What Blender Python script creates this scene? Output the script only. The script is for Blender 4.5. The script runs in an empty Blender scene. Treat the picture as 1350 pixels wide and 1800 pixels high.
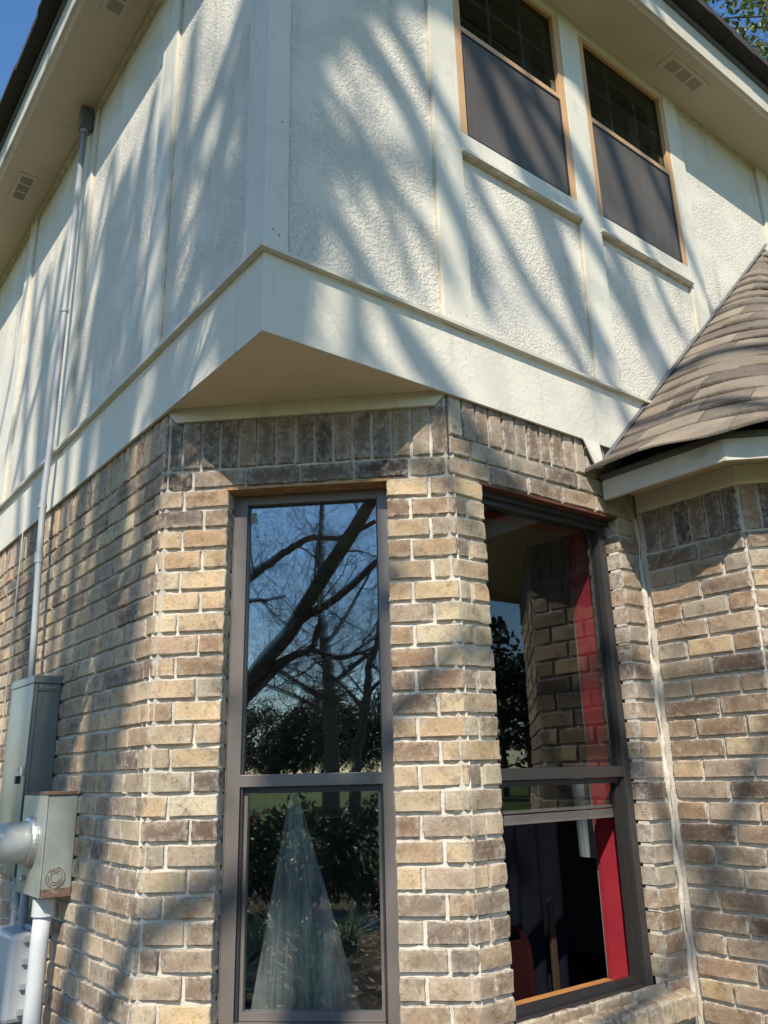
import bpy, math, random
from mathutils import Vector, Matrix
V = Vector
scene = bpy.context.scene
COL = scene.collection
R_ = math.radians

# ------------------------------------------------------------------ camera
cam_d = bpy.data.cameras.new("camera"); cam = bpy.data.objects.new("camera", cam_d); COL.objects.link(cam)
yaw, pit, rol = R_(38.008), R_(17.705), R_(-1.425)
fw = V((math.sin(yaw)*math.cos(pit), math.cos(yaw)*math.cos(pit), math.sin(pit)))
rt = V((math.cos(yaw), -math.sin(yaw), 0)); up = rt.cross(fw)
r2 = rt*math.cos(rol)+up*math.sin(rol); u2 = -rt*math.sin(rol)+up*math.cos(rol)
m = Matrix((r2, u2, -fw)).transposed().to_4x4(); m.translation = V((-1.158, -2.104, 1.6))
cam.matrix_world = m
cam_d.sensor_fit = 'HORIZONTAL'; cam_d.sensor_width = 36; cam_d.lens = 1444.5/1350*36
cam_d.clip_start = .02; cam_d.clip_end = 2000
scene.camera = cam

# ------------------------------------------------------------------ sky and sun
SUN = V((-1, -1, 1.41)).normalized()
world = bpy.data.worlds.new("World"); scene.world = world; world.use_nodes = True
nt = world.node_tree; nt.nodes.clear()
sky = nt.nodes.new('ShaderNodeTexSky'); sky.sky_type = 'NISHITA'; sky.sun_disc = False
sky.sun_elevation = math.asin(SUN.z); sky.sun_rotation = math.atan2(SUN.x, SUN.y)
sky.air_density = 1.0; sky.dust_density = .1; sky.ozone_density = 1.8
bg = nt.nodes.new('ShaderNodeBackground'); bg.inputs[1].default_value = .145
wo = nt.nodes.new('ShaderNodeOutputWorld')
hs = nt.nodes.new('ShaderNodeHueSaturation'); hs.inputs['Saturation'].default_value = 1.2; hs.inputs['Value'].default_value = 1.05; nt.links.new(sky.outputs[0], hs.inputs['Color']); nt.links.new(hs.outputs[0], bg.inputs[0]); nt.links.new(bg.outputs[0], wo.inputs[0])
sl = bpy.data.lights.new("sun", 'SUN'); sl.energy = 5.0; sl.angle = R_(.53); sl.color = (1, .91, .78)
so = bpy.data.objects.new("sun", sl); COL.objects.link(so); so.rotation_euler = SUN.to_track_quat('Z', 'Y').to_euler()
so.location = (-10, -10, 20)
scene.view_settings.view_transform = 'Standard'; scene.view_settings.look = 'None'
scene.view_settings.exposure = 0.52; scene.view_settings.gamma = 1
scene.cycles.max_bounces = 10; scene.cycles.transparent_max_bounces = 16

# ------------------------------------------------------------------ materials
def mat(name, col=(.5, .5, .5), rough=.6, metal=0, spec=.5, bump=None, var=None, stain=None, attr=False, scale_v=None):
    """bump=(scale,strength,dist), var=(scale,amount), stain=(scale,colour,threshold,amount)"""
    M = bpy.data.materials.new(name); M.use_nodes = True; n = M.node_tree; L = n.links
    b = n.nodes['Principled BSDF']; b.inputs['Roughness'].default_value = rough; b.inputs['Metallic'].default_value = metal
    b.inputs['Specular IOR Level'].default_value = spec
    tc = n.nodes.new('ShaderNodeTexCoord'); out = None
    def noise(s, det=6, ro=.6, vec=None):
        t = n.nodes.new('ShaderNodeTexNoise'); t.inputs['Scale'].default_value = s; t.inputs['Detail'].default_value = det
        t.inputs['Roughness'].default_value = ro; L.new(vec or tc.outputs['Object'], t.inputs['Vector']); return t.outputs['Fac']
    def mix(a, b_, f, mode='MIX'):
        x = n.nodes.new('ShaderNodeMix'); x.data_type = 'RGBA'; x.blend_type = mode
        for k, v in ((6, a), (7, b_)):
            if isinstance(v, tuple): x.inputs[k].default_value = (*v, 1)[:4]
            else: L.new(v, x.inputs[k])
        if isinstance(f, float): x.inputs[0].default_value = f
        else: L.new(f, x.inputs[0])
        return x.outputs[2]
    def ramp(f, a, b_, va=0, vb=1):
        r = n.nodes.new('ShaderNodeMapRange'); r.inputs[1].default_value = a; r.inputs[2].default_value = b_
        r.inputs[3].default_value = va; r.inputs[4].default_value = vb; L.new(f, r.inputs[0]); return r.outputs[0]
    c = col
    if attr:
        at = n.nodes.new('ShaderNodeVertexColor'); at.layer_name = 'tint'; c = at.outputs[0]
    if var:
        c2 = ramp(noise(var[0]), .3, .7, 1-var[1], 1+var[1])
        cc = n.nodes.new('ShaderNodeCombineColor')
        for k in range(3): L.new(c2, cc.inputs[k])
        c = mix(c, cc.outputs[0], 1.0, 'MULTIPLY')
    if stain:
        for (s, sc, th, am) in (stain if isinstance(stain, list) else [stain]):
            vec = None
            if isinstance(s, tuple):
                mp = n.nodes.new('ShaderNodeMapping'); mp.inputs['Scale'].default_value = s; L.new(tc.outputs['Object'], mp.inputs['Vector']); vec = mp.outputs[0]; s = 1
            c = mix(c, sc, ramp(noise(s, 8, .65, vec), th, th+.12, 0, am))
    if isinstance(c, tuple): b.inputs['Base Color'].default_value = (*c, 1)
    else: L.new(c, b.inputs['Base Color'])
    if bump:
        prev = None
        for (s, st, di) in (bump if isinstance(bump, list) else [bump]):
            bn = n.nodes.new('ShaderNodeBump'); bn.inputs['Strength'].default_value = st; bn.inputs['Distance'].default_value = di
            vec = None
            if isinstance(s, tuple):
                mp = n.nodes.new('ShaderNodeMapping'); mp.inputs['Scale'].default_value = s; L.new(tc.outputs['Object'], mp.inputs['Vector']); vec = mp.outputs[0]; s = 1
            L.new(noise(s, 4, .6, vec), bn.inputs['Height'])
            if prev: L.new(prev, bn.inputs['Normal'])
            prev = bn.outputs[0]
        L.new(prev, b.inputs['Normal'])
    M['h'] = 1
    return M

def stucco_mat(name, col, scale=88, st=.9, di=.0034):
    M = mat(name, col, .85, var=(1.2, .05), stain=[(3.0, (.42, .38, .30), .66, .35), ((9, 9, 1.0), (.34, .33, .29), .55, .38)])
    n = M.node_tree; L = n.links; b = n.nodes['Principled BSDF']
    tc = n.nodes.new('ShaderNodeTexCoord')
    t = n.nodes.new('ShaderNodeTexNoise'); t.inputs['Scale'].default_value = scale; t.inputs['Detail'].default_value = 3; t.inputs['Roughness'].default_value = .55
    t.inputs['Distortion'].default_value = .25
    L.new(tc.outputs['Object'], t.inputs['Vector'])
    r = n.nodes.new('ShaderNodeMapRange'); r.interpolation_type = 'SMOOTHSTEP'; r.inputs[1].default_value = .42; r.inputs[2].default_value = .60; L.new(t.outputs['Fac'], r.inputs[0])
    # smooth trowelled patches where the texture thins out
    p = n.nodes.new('ShaderNodeTexNoise'); p.inputs['Scale'].default_value = 3.2; L.new(tc.outputs['Object'], p.inputs['Vector'])
    pr = n.nodes.new('ShaderNodeMapRange'); pr.inputs[1].default_value = .38; pr.inputs[2].default_value = .50; pr.inputs[3].default_value = .25; L.new(p.outputs['Fac'], pr.inputs[0])
    mu = n.nodes.new('ShaderNodeMath'); mu.operation = 'MULTIPLY'; L.new(r.outputs[0], mu.inputs[0]); L.new(pr.outputs[0], mu.inputs[1])
    bn = n.nodes.new('ShaderNodeBump'); bn.inputs['Strength'].default_value = st; bn.inputs['Distance'].default_value = di
    L.new(mu.outputs[0], bn.inputs['Height'])
    t2 = n.nodes.new('ShaderNodeTexNoise'); t2.inputs['Scale'].default_value = 7; L.new(tc.outputs['Object'], t2.inputs['Vector'])
    b2 = n.nodes.new('ShaderNodeBump'); b2.inputs['Strength'].default_value = .35; b2.inputs['Distance'].default_value = .01
    L.new(t2.outputs['Fac'], b2.inputs['Height']); L.new(bn.outputs[0], b2.inputs['Normal']); L.new(b2.outputs[0], b.inputs['Normal'])
    return M

def brick_mat():
    M = bpy.data.materials.new("tumbled_brick"); M.use_nodes = True; n = M.node_tree; L = n.links; b = n.nodes['Principled BSDF']
    b.inputs['Roughness'].default_value = .88; b.inputs['Specular IOR Level'].default_value = .25
    tc = n.nodes.new('ShaderNodeTexCoord'); at = n.nodes.new('ShaderNodeVertexColor'); at.layer_name = 'tint'
    def noise(s, det=5, ro=.6):
        t = n.nodes.new('ShaderNodeTexNoise'); t.inputs['Scale'].default_value = s; t.inputs['Detail'].default_value = det; t.inputs['Roughness'].default_value = ro
        L.new(tc.outputs['Object'], t.inputs['Vector']); return t.outputs['Fac']
    def rng(f, a, b_, va=0, vb=1):
        r = n.nodes.new('ShaderNodeMapRange'); r.inputs[1].default_value = a; r.inputs[2].default_value = b_; r.inputs[3].default_value = va; r.inputs[4].default_value = vb
        L.new(f, r.inputs[0]); return r.outputs[0]
    def mix(a, c, f):
        x = n.nodes.new('ShaderNodeMix'); x.data_type = 'RGBA'
        if isinstance(a, tuple): x.inputs[6].default_value = (*a, 1)
        else: L.new(a, x.inputs[6])
        if isinstance(c, tuple): x.inputs[7].default_value = (*c, 1)
        else: L.new(c, x.inputs[7])
        L.new(f, x.inputs[0]); return x.outputs[2]
    c = at.outputs[0]
    c = mix(c, (.15, .10, .065), rng(noise(14, 8, .75), .50, .64, 0, .75))       # darker firing marks
    c = mix(c, (.53, .46, .33), rng(noise(22, 9, .78), .52, .66, 0, .6))          # pale lime bloom
    c = mix(c, (.10, .085, .07), rng(noise(110, 5, .75), .54, .66, 0, .6))
    c = mix(c, (.62, .58, .50), rng(noise(140, 3, .6), .68, .74, 0, .7))          # mortar specks
    mu = n.nodes.new('ShaderNodeMath'); mu.operation = 'MULTIPLY'; L.new(at.outputs[1], mu.inputs[0]); L.new(rng(noise(45, 5, .7), .42, .58), mu.inputs[1])
    c = mix(c, (.52, .48, .41), mu.outputs[0])                                    # mortar smeared round the edges
    L.new(c, b.inputs['Base Color'])
    bn = n.nodes.new('ShaderNodeBump'); bn.inputs['Strength'].default_value = .8; bn.inputs['Distance'].default_value = .009; L.new(noise(55, 10, .82), bn.inputs['Height'])
    L.new(bn.outputs[0], b.inputs['Normal'])
    return M

def glass_mat(name, refl=.24, tint=(.72, .76, .76)):
    M = bpy.data.materials.new(name); M.use_nodes = True; n = M.node_tree; n.nodes.clear(); L = n.links
    o = n.nodes.new('ShaderNodeOutputMaterial'); mx = n.nodes.new('ShaderNodeMixShader'); g = n.nodes.new('ShaderNodeBsdfGlossy'); t = n.nodes.new('ShaderNodeBsdfTransparent')
    g.inputs['Roughness'].default_value = 0; g.inputs['Color'].default_value = (.95, .98, 1, 1); t.inputs[0].default_value = (*tint, 1)
    f = n.nodes.new('ShaderNodeFresnel'); f.inputs[0].default_value = 1.5
    a = n.nodes.new('ShaderNodeMath'); a.operation = 'ADD'; a.use_clamp = True; a.inputs[1].default_value = refl; L.new(f.outputs[0], a.inputs[0])
    tc = n.nodes.new('ShaderNodeTexCoord'); no = n.nodes.new('ShaderNodeTexNoise'); no.inputs['Scale'].default_value = 1.6; no.inputs['Detail'].default_value = 1; L.new(tc.outputs['Object'], no.inputs['Vector'])
    bn = n.nodes.new('ShaderNodeBump'); bn.inputs['Strength'].default_value = .12; bn.inputs['Distance'].default_value = .01; L.new(no.outputs['Fac'], bn.inputs['Height']); L.new(bn.outputs[0], g.inputs['Normal'])
    ge = n.nodes.new('ShaderNodeNewGeometry'); iv = n.nodes.new('ShaderNodeMath'); iv.operation = 'SUBTRACT'; iv.inputs[0].default_value = 1; L.new(ge.outputs['Backfacing'], iv.inputs[1])
    mm = n.nodes.new('ShaderNodeMath'); mm.operation = 'MULTIPLY'; L.new(a.outputs[0], mm.inputs[0]); L.new(iv.outputs[0], mm.inputs[1])
    L.new(mm.outputs[0], mx.inputs[0]); L.new(t.outputs[0], mx.inputs[1]); L.new(g.outputs[0], mx.inputs[2]); L.new(mx.outputs[0], o.inputs[0])
    return M

def mixtrans_mat(name, col, alpha, rough=.8, translucent=False, folds=False):
    M = bpy.data.materials.new(name); M.use_nodes = True; n = M.node_tree; n.nodes.clear(); L = n.links
    o = n.nodes.new('ShaderNodeOutputMaterial'); mx = n.nodes.new('ShaderNodeMixShader'); t = n.nodes.new('ShaderNodeBsdfTransparent')
    if translucent:
        d = n.nodes.new('ShaderNodeMixShader'); d1 = n.nodes.new('ShaderNodeBsdfDiffuse'); d2 = n.nodes.new('ShaderNodeBsdfTranslucent'); d1.inputs[0].default_value = d2.inputs[0].default_value = (*col, 1)
        d.inputs[0].default_value = .5; L.new(d1.outputs[0], d.inputs[1]); L.new(d2.outputs[0], d.inputs[2])
    else:
        d = n.nodes.new('ShaderNodeBsdfPrincipled'); d.inputs['Base Color'].default_value = (*col, 1); d.inputs['Roughness'].default_value = rough
    mx.inputs[0].default_value = alpha; L.new(t.outputs[0], mx.inputs[1]); L.new(d.outputs[0], mx.inputs[2]); L.new(mx.outputs[0], o.inputs[0])
    return M

def streak_alpha(M, lo, hi):
    n = M.node_tree; L = n.links; mx = [q for q in n.nodes if q.type == 'MIX_SHADER' and q.outputs[0].links and q.outputs[0].links[0].to_node.type == 'OUTPUT_MATERIAL'][0]
    tc = n.nodes.new('ShaderNodeTexCoord'); mp = n.nodes.new('ShaderNodeMapping'); mp.inputs['Scale'].default_value = (34, 34, 1.2); L.new(tc.outputs['Object'], mp.inputs['Vector'])
    t = n.nodes.new('ShaderNodeTexNoise'); t.inputs['Scale'].default_value = 1; t.inputs['Detail'].default_value = 5; L.new(mp.outputs[0], t.inputs['Vector'])
    r = n.nodes.new('ShaderNodeMapRange'); r.inputs[1].default_value = .36; r.inputs[2].default_value = .64; r.inputs[3].default_value = lo; r.inputs[4].default_value = hi
    L.new(t.outputs['Fac'], r.inputs[0]); L.new(r.outputs[0], mx.inputs[0]); return M
def leaf_mat(name, col, tr=.3):
    M = bpy.data.materials.new(name); M.use_nodes = True; n = M.node_tree; n.nodes.clear(); L = n.links
    o = n.nodes.new('ShaderNodeOutputMaterial'); mx = n.nodes.new('ShaderNodeMixShader'); d = n.nodes.new('ShaderNodeBsdfPrincipled'); t = n.nodes.new('ShaderNodeBsdfTranslucent')
    at = n.nodes.new('ShaderNodeVertexColor'); at.layer_name = 'tint'
    x = n.nodes.new('ShaderNodeMix'); x.data_type = 'RGBA'; x.blend_type = 'MULTIPLY'; x.inputs[0].default_value = 1; x.inputs[6].default_value = (*col, 1); L.new(at.outputs[0], x.inputs[7])
    L.new(x.outputs[2], d.inputs['Base Color']); L.new(x.outputs[2], t.inputs[0]); d.inputs['Roughness'].default_value = .45
    mx.inputs[0].default_value = tr; L.new(d.outputs[0], mx.inputs[1]); L.new(t.outputs[0], mx.inputs[2]); L.new(mx.outputs[0], o.inputs[0])
    return M

M_stucco = stucco_mat("painted_stucco", (.62, .587, .50))
M_band = stucco_mat("band_stucco", (.61, .58, .485), scale=45, st=.35, di=.002)
M_trim = mat("cream_trim_paint", (.61, .58, .48), .55, var=(2, .05), stain=[((14, 14, 1.2), (.36, .33, .25), .55, .35), (7, (.34, .32, .26), .56, .35), (60, (.25, .22, .17), .66, .5)], bump=[((40, 40, 2), .25, .002), (9, .2, .004)])
M_caulk = mat("tan_caulk", (.50, .44, .33), .8, var=(20, .3), stain=(14, (.22, .14, .08), .58, .6))
M_soffit = mat("soffit_paint", (.52, .435, .33), .7, var=(1.5, .07), stain=[(2.2, (.36, .30, .22), .60, .5)], bump=(5, .2, .004))
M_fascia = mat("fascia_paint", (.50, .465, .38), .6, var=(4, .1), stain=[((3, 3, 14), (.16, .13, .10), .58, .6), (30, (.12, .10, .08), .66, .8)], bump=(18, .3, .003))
M_brick = brick_mat()
M_mortar = mat("mortar", (.54, .495, .42), .9, var=(9, .18), bump=[(120, .7, .004), (30, .6, .006)], stain=(6, (.30, .26, .21), .58, .5))
M_shingle = mat("asphalt_shingle", attr=True, rough=.92, spec=.2, var=(5, .22), bump=[(260, 1, .009), (22, .7, .012)], stain=[(170, (.48, .42, .35), .56, .55), (300, (.06, .05, .05), .62, .6)])
M_roofdk = mat("dark_shingle_edge", (.035, .032, .032), .9, bump=(60, .8, .01))
M_drip = mat("drip_edge_metal", (.10, .10, .105), .5)
M_bronze = mat("bronze_aluminium", (.165, .145, .132), .36, .25, var=(6, .12), bump=(50, .08, .001))
M_bronzed = mat("dark_bronze_track", (.035, .033, .033), .45, .3)
M_tanfr = mat("tan_window_frame", (.52, .31, .145), .45, 0, var=(4, .08))
M_rust = mat("rusty_lintel", (.36, .20, .09), .85, var=(30, .35), stain=(12, (.50, .42, .30), .55, .7), bump=(60, .5, .003))
M_redlin = mat("red_primed_lintel", (.10, .028, .015), .8, var=(20, .3))
M_red = mat("red_trim_paint", (.27, .018, .03), .5, var=(5, .1))
M_wood = mat("wood_stool", (.36, .17, .06), .5, bump=((4, 80, 80), .2, .002), var=(12, .2))
M_glass = glass_mat("window_glass", .50, (.88, .91, .90)); M_glassf = glass_mat("window_glass_clear", .10, (.90, .92, .92))
M_glassu = glass_mat("upper_window_glass", .25, (.55, .6, .6))
M_screen = mixtrans_mat("insect_screen", (.10, .088, .078), .80, .7)
streak_alpha(M_screen, .74, .86)
M_blk = mat("black_rubber", (.012, .012, .014), .5)
M_inwall = mat("interior_wall", (.20, .19, .165), .8)
M_inceil = mat("interior_ceiling", (.38, .36, .32), .8)
M_floorin = mat("interior_floor", (.10, .07, .05), .5)
M_pvc = mat("grey_pvc", (.29, .31, .325), .45, var=(8, .08), stain=(20, (.2, .2, .19), .66, .5))
M_pvcl = mat("pale_pvc", (.46, .49, .50), .4, var=(8, .06), stain=((20, 20, 3), (.25, .25, .24), .66, .5))
M_cab = mat("grey_green_enamel", (.165, .182, .172), .38, .15, var=(5, .12), stain=[(25, (.30, .31, .28), .66, .5)], bump=(6, .08, .003))
M_meter = mat("meter_socket_enamel", (.29, .315, .285), .4, .25, var=(7, .16), stain=[(18, (.12, .14, .13), .60, .5), ((12, 12, 3), (.20, .13, .08), .63, .5)])
M_rustm = mat("rust_patch", (.13, .075, .05), .85, var=(60, .4), stain=(40, (.42, .45, .40), .55, .8))
M_steel = mat("galvanised_ring", (.50, .50, .49), .35, .8, var=(40, .1))
M_cable = mat("pale_cable", (.55, .50, .42), .6)
M_bark = mat("tree_bark", (.115, .095, .078), .9, var=(6, .3), bump=[((30, 30, 8), 1, .02)], stain=[(5, (.26, .27, .23), .60, .6)])
M_twig = mat("bare_twigs", (.13, .10, .08), .85, var=(2, .3))
M_leafoak = leaf_mat("oak_leaves", (.10, .17, .035))
M_leafev = leaf_mat("evergreen_leaves", (.018, .030, .014), .08)
M_leafsh = leaf_mat("shrub_leaves", (.035, .06, .025), .12)
M_leafli = leaf_mat("strap_leaves", (.14, .20, .11))
M_litter = leaf_mat("dead_leaves", (.30, .22, .14))
M_pink = leaf_mat("azalea_petals", (.55, .08, .18))

# ------------------------------------------------------------------ mesh helpers
class MB:
    def __init__(s): s.v = []; s.f = []; s.c = []; s.usec = False; s.col = (1, 1, 1, 0)
    def vt(s, p, c=None):
        s.v.append(tuple(p)); s.c.append(c or s.col); return len(s.v)-1
    def face(s, pts, c=None):
        i = [s.vt(p, c) for p in pts]; s.f.append(i)
    def ob(s, o, u, n, s0, s1, d0, d1, z0, z1, c=None):
        """box: s along u, d along n, z up"""
        o = V(o); u = V(u); n = V(n); k = len(s.v)
        for (a, b, z) in ((s0, d0, z0), (s1, d0, z0), (s1, d1, z0), (s0, d1, z0), (s0, d0, z1), (s1, d0, z1), (s1, d1, z1), (s0, d1, z1)):
            s.vt(o+u*a+n*b+V((0, 0, z)), c)
        s.f += [[k+a for a in q] for q in ((0, 3, 2, 1), (4, 5, 6, 7), (0, 1, 5, 4), (1, 2, 6, 5), (2, 3, 7, 6), (3, 0, 4, 7))]
    def box(s, x0, x1, y0, y1, z0, z1, c=None): s.ob((0, 0, 0), (1, 0, 0), (0, 1, 0), x0, x1, y0, y1, z0, z1, c)
    def tube(s, pts, rad, k=8, cap=True, c=None):
        pts = [V(p) for p in pts]
        if not isinstance(rad, (list, tuple)): rad = [rad]*len(pts)
        prev = None; base = len(s.v)
        a = None
        for i, p in enumerate(pts):
            t = (pts[min(i+1, len(pts)-1)]-pts[max(i-1, 0)]).normalized()
            if a is None:
                a = t.cross(V((0, 0, 1)));
                if a.length < .1: a = t.cross(V((1, 0, 0)))
            a = (a - t*a.dot(t)).normalized(); b = t.cross(a)
            for j in range(k):
                w = 2*math.pi*j/k; s.vt(p+(a*math.cos(w)+b*math.sin(w))*rad[i], c)
        for i in range(len(pts)-1):
            for j in range(k):
                q = base+i*k; s.f.append([q+j, q+(j+1) % k, q+k+(j+1) % k, q+k+j])
        if cap:
            s.f.append([base+j for j in range(k)][::-1]); s.f.append([base+(len(pts)-1)*k+j for j in range(k)])
    def disc(s, c0, ax, r, th, k=24):
        c0 = V(c0); ax = V(ax).normalized(); s.tube([c0, c0+ax*th], r, k)
    def build(s, name, m, parent=None, smooth=False, bevel=0, origin=None):
        me = bpy.data.meshes.new(name)
        if parent is not None:
            o = V((0, 0, 0)); q = parent
            while q is not None: o += q.location; q = q.parent
        elif origin is not None: o = V(origin)
        else:
            xs = [p[0] for p in s.v]; ys = [p[1] for p in s.v]; zs = [p[2] for p in s.v]
            o = V(((min(xs)+max(xs))/2, (min(ys)+max(ys))/2, min(zs)))
        me.from_pydata([(p[0]-o.x, p[1]-o.y, p[2]-o.z) for p in s.v], [], s.f); me.materials.append(m)
        if s.usec:
            at = me.color_attributes.new('tint', 'FLOAT_COLOR', 'POINT')
            at.data.foreach_set('color', [x for c in s.c for x in c])
        if smooth:
            me.polygons.foreach_set('use_smooth', [True]*len(me.polygons))
            if m is M_brick: me.set_sharp_from_angle(angle=R_(22))
        me.update()
        ob = bpy.data.objects.new(name, me); COL.objects.link(ob)
        if parent is not None: ob.parent = parent
        else: ob.location = o
        if bevel:
            b = ob.modifiers.new('bevel', 'BEVEL'); b.width = bevel; b.segments = 2; b.limit_method = 'ANGLE'
        return ob

def tag(o, label=None, cat=None, group=None, kind=None):
    if label: o['label'] = label
    if cat: o['category'] = cat
    if group: o['group'] = group
    if kind: o['kind'] = kind
    return o
def empty(name, loc, label, cat, group=None):
    o = bpy.data.objects.new(name, None); COL.objects.link(o); o.location = loc; o.empty_display_size = .2
    return tag(o, label, cat, group)

# ------------------------------------------------------------------ house geometry
A0 = .789; B0 = .819                      # where the chamfer leaves the two walls
CU = V((B0, -A0, 0)).normalized(); CN = -V((A0, B0, 0)).normalized()   # chamfer: along, outward
CO = V((0, A0, 0)); CL = math.hypot(A0, B0)
LU = V((0, 1, 0)); LN = V((-1, 0, 0)); FU = V((1, 0, 0)); FN = V((0, -1, 0))
WX = 1.954; GD = .477
HU = V((1, -1, 0)).normalized(); HN = V((-1, -1, 0)).normalized(); HO = V((WX, -GD, 0)); HL = 1.3
ZS = 5.569; ZB = 2.99; COURSE = .0797; ZH = 2.667
house = empty('brick_house', (0, 0, 0), 'two-storey house corner with cream stucco upper floor above mottled tan brick and chamfered corner', 'house')

rnd = random.Random(7)
PAL_UP = [((.45, .345, .21), 4), ((.39, .285, .175), 6), ((.31, .215, .135), 5), ((.235, .16, .105), 4), ((.33, .245, .175), 5), ((.15, .11, .085), 2), ((.43, .34, .22), 4)]
PAL_LOW = [((.40, .32, .215), 5), ((.37, .295, .21), 6), ((.29, .225, .155), 6), ((.25, .185, .13), 4), ((.33, .255, .18), 5), ((.43, .33, .195), 2), ((.17, .13, .10), 2)]
PAL_G = [((.34, .26, .185), 5), ((.28, .20, .135), 6), ((.225, .16, .11), 5), ((.31, .24, .18), 5), ((.14, .10, .075), 2), ((.38, .285, .17), 2), ((.36, .29, .215), 4)]
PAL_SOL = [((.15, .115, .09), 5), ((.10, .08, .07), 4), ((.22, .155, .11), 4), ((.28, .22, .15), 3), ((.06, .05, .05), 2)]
def pick(pal):
    t = rnd.random()*sum(w for _, w in pal)
    for c, w in pal:
        t -= w
        if t <= 0: break
    k = rnd.uniform(.82, 1.2); w_ = rnd.uniform(.94, 1.09); return (c[0]*k*w_*1.16, c[1]*k*1.16, c[2]*k/w_*1.14)

def brick(mb, o, u, n, s0, s1, z0, z1, col, depth=.02, jl=0, jr=0, nx=7, nz=4, face=0.0, depth_l=None, depth_r=None):
    """one tumbled brick: gridded front with rounded uneven arrises, sides running back into the mortar"""
    up_ = V((0, 0, 1)); w = s1-s0; h = z1-z0
    off = face+rnd.uniform(-.0025, .0025); tx = rnd.uniform(-.012, .012); tz = rnd.uniform(-.02, .02); rot = rnd.uniform(-.008, .008)
    ew = .0035/w; ez_ = .0035/h; us = [0, ew] + [k/(nx-2) for k in range(1, nx-2)] + [1-ew, 1]; zs = [0, ez_]+[k/(nz-1) for k in range(1, nz-1)]+[1-ez_, 1]
    ph = [rnd.uniform(0, 6.28) for _ in range(6)]; base = len(mb.v); NX, NZ = len(us), len(zs)
    chips = [(rnd.choice((0, 1)), rnd.choice((0, 1))) for _ in range(rnd.choice((0, 0, 1, 1)))]
    # two-tone colour along some bricks
    q2 = rnd.uniform(.72, 1.15); c2 = tuple(x*q2 for x in col); split = rnd.uniform(.2, .8); soft = rnd.uniform(.1, .5)
    for j, b in enumerate(zs):
        for i, a in enumerate(us):
            eu = min(a, 1-a)*w; ez = min(b, 1-b)*h
            rim = (i in (0, NX-1)) or (j in (0, NZ-1))
            d = off+tx*(a-.5)*w*2+tz*(b-.5)*h*2
            d += .0016*math.sin(ph[0]+a*7)+.0013*math.sin(ph[1]+b*6+a*3)+rnd.gauss(0, .0009)
            jx = jz = 0
            if rim:
                d -= .0030+rnd.uniform(0, .0025)
                jx = rnd.uniform(-.0022, .0022); jz = rnd.uniform(-.0026, .0026)
            for (ca, cb) in chips:
                q = math.hypot((a-ca)*w, (b-cb)*h)
                if q < .02: d -= .006*(1-q/.02)
            s = s0+a*w+jx - (b-.5)*h*rot; z = z0+b*h+jz+(a-.5)*w*rot
            t = min(1, max(0, (a-split)/soft+.5)); cc = tuple(col[k]*(1-t)+c2[k]*t for k in range(3))
            e = 1.0 if rim else (.45 if (i in (1, NX-2) or j in (1, NZ-2)) else .0)
            mb.vt(V(o)+V(u)*s+V(n)*d+up_*z, (*cc, e))
    for j in range(NZ-1):
        for i in range(NX-1):
            q = base+j*NX+i; mb.f.append([q, q+1, q+NX+1, q+NX])
    ring = [base+i for i in range(NX)]+[base+j*NX+NX-1 for j in range(1, NZ)]+[base+(NZ-1)*NX+i for i in range(NX-2, -1, -1)]+[base+j*NX for j in range(NZ-2, 0, -1)]
    k = len(mb.v); dl = depth_l or depth; dr = depth_r or depth
    dd = max(dl, dr)
    for q in ring:
        p = V(mb.v[q]); cur = (p-V(o)).dot(V(n)); mb.vt(p+V(n)*(-dd-cur), (*mb.c[q][:3], .35))
    m_ = len(ring)
    for i in range(m_): mb.f.append([ring[i], k+i, k+(i+1) % m_, ring[(i+1) % m_]])

J = .0125
def course_run(mb, o, u, n, s0, s1, z0, z1, ci, pal, mod=.2115, dl=None, dr=None, shift=None, nx=7, nz=4):
    """running bond between s0 and s1"""
    ph = (ci % 2)*mod*.5 + (shift or 0)
    s = s0; edges = [s0]
    k = math.ceil((s0-ph+.05)/mod)
    while ph+k*mod < s1-.045:
        edges.append(ph+k*mod+rnd.uniform(-.004, .004)); k += 1
    edges.append(s1)
    for i in range(len(edges)-1):
        a = edges[i]+(J/2 if i else .004); b = edges[i+1]-(J/2 if i < len(edges)-2 else .004)
        if b-a < .02: continue
        brick(mb, o, u, n, a, b, z0+J/2+.0005, z1-J/2, pick(pal), depth_l=dl if i == 0 else None, depth_r=dr if i == len(edges)-2 else None, nx=nx, nz=nz)
def fixed_run(mb, o, u, n, edges, z0, z1, pal, dl=None, dr=None):
    for i in range(len(edges)-1):
        a = edges[i]+(J/2 if i else (.001 if dl else .006)); b = edges[i+1]-(J/2 if i < len(edges)-2 else .001)
        brick(mb, o, u, n, a, b, z0+J/2+.0005, z1-J/2, pick(pal), depth_l=dl if i == 0 else None, depth_r=dr if i == len(edges)-2 else None)
def soldiers(mb, o, u, n, s0, s1, z0, z1, pal, pitch=.0755):
    k = max(1, round((s1-s0)/pitch)); p = (s1-s0)/k
    for i in range(k):
        brick(mb, o, u, n, s0+i*p+J/2, s0+(i+1)*p-J/2, z0+J/2, z1+rnd.uniform(-.004, .002), pick(pal), nx=4, nz=7)

def pal_at(z, kind='UP'):
    t = min(1, max(0, (2.3-z)/1.2)); return PAL_LOW if rnd.random() < t else PAL_UP

BR = -.018                                # brick face sits slightly behind the trim line
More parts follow.
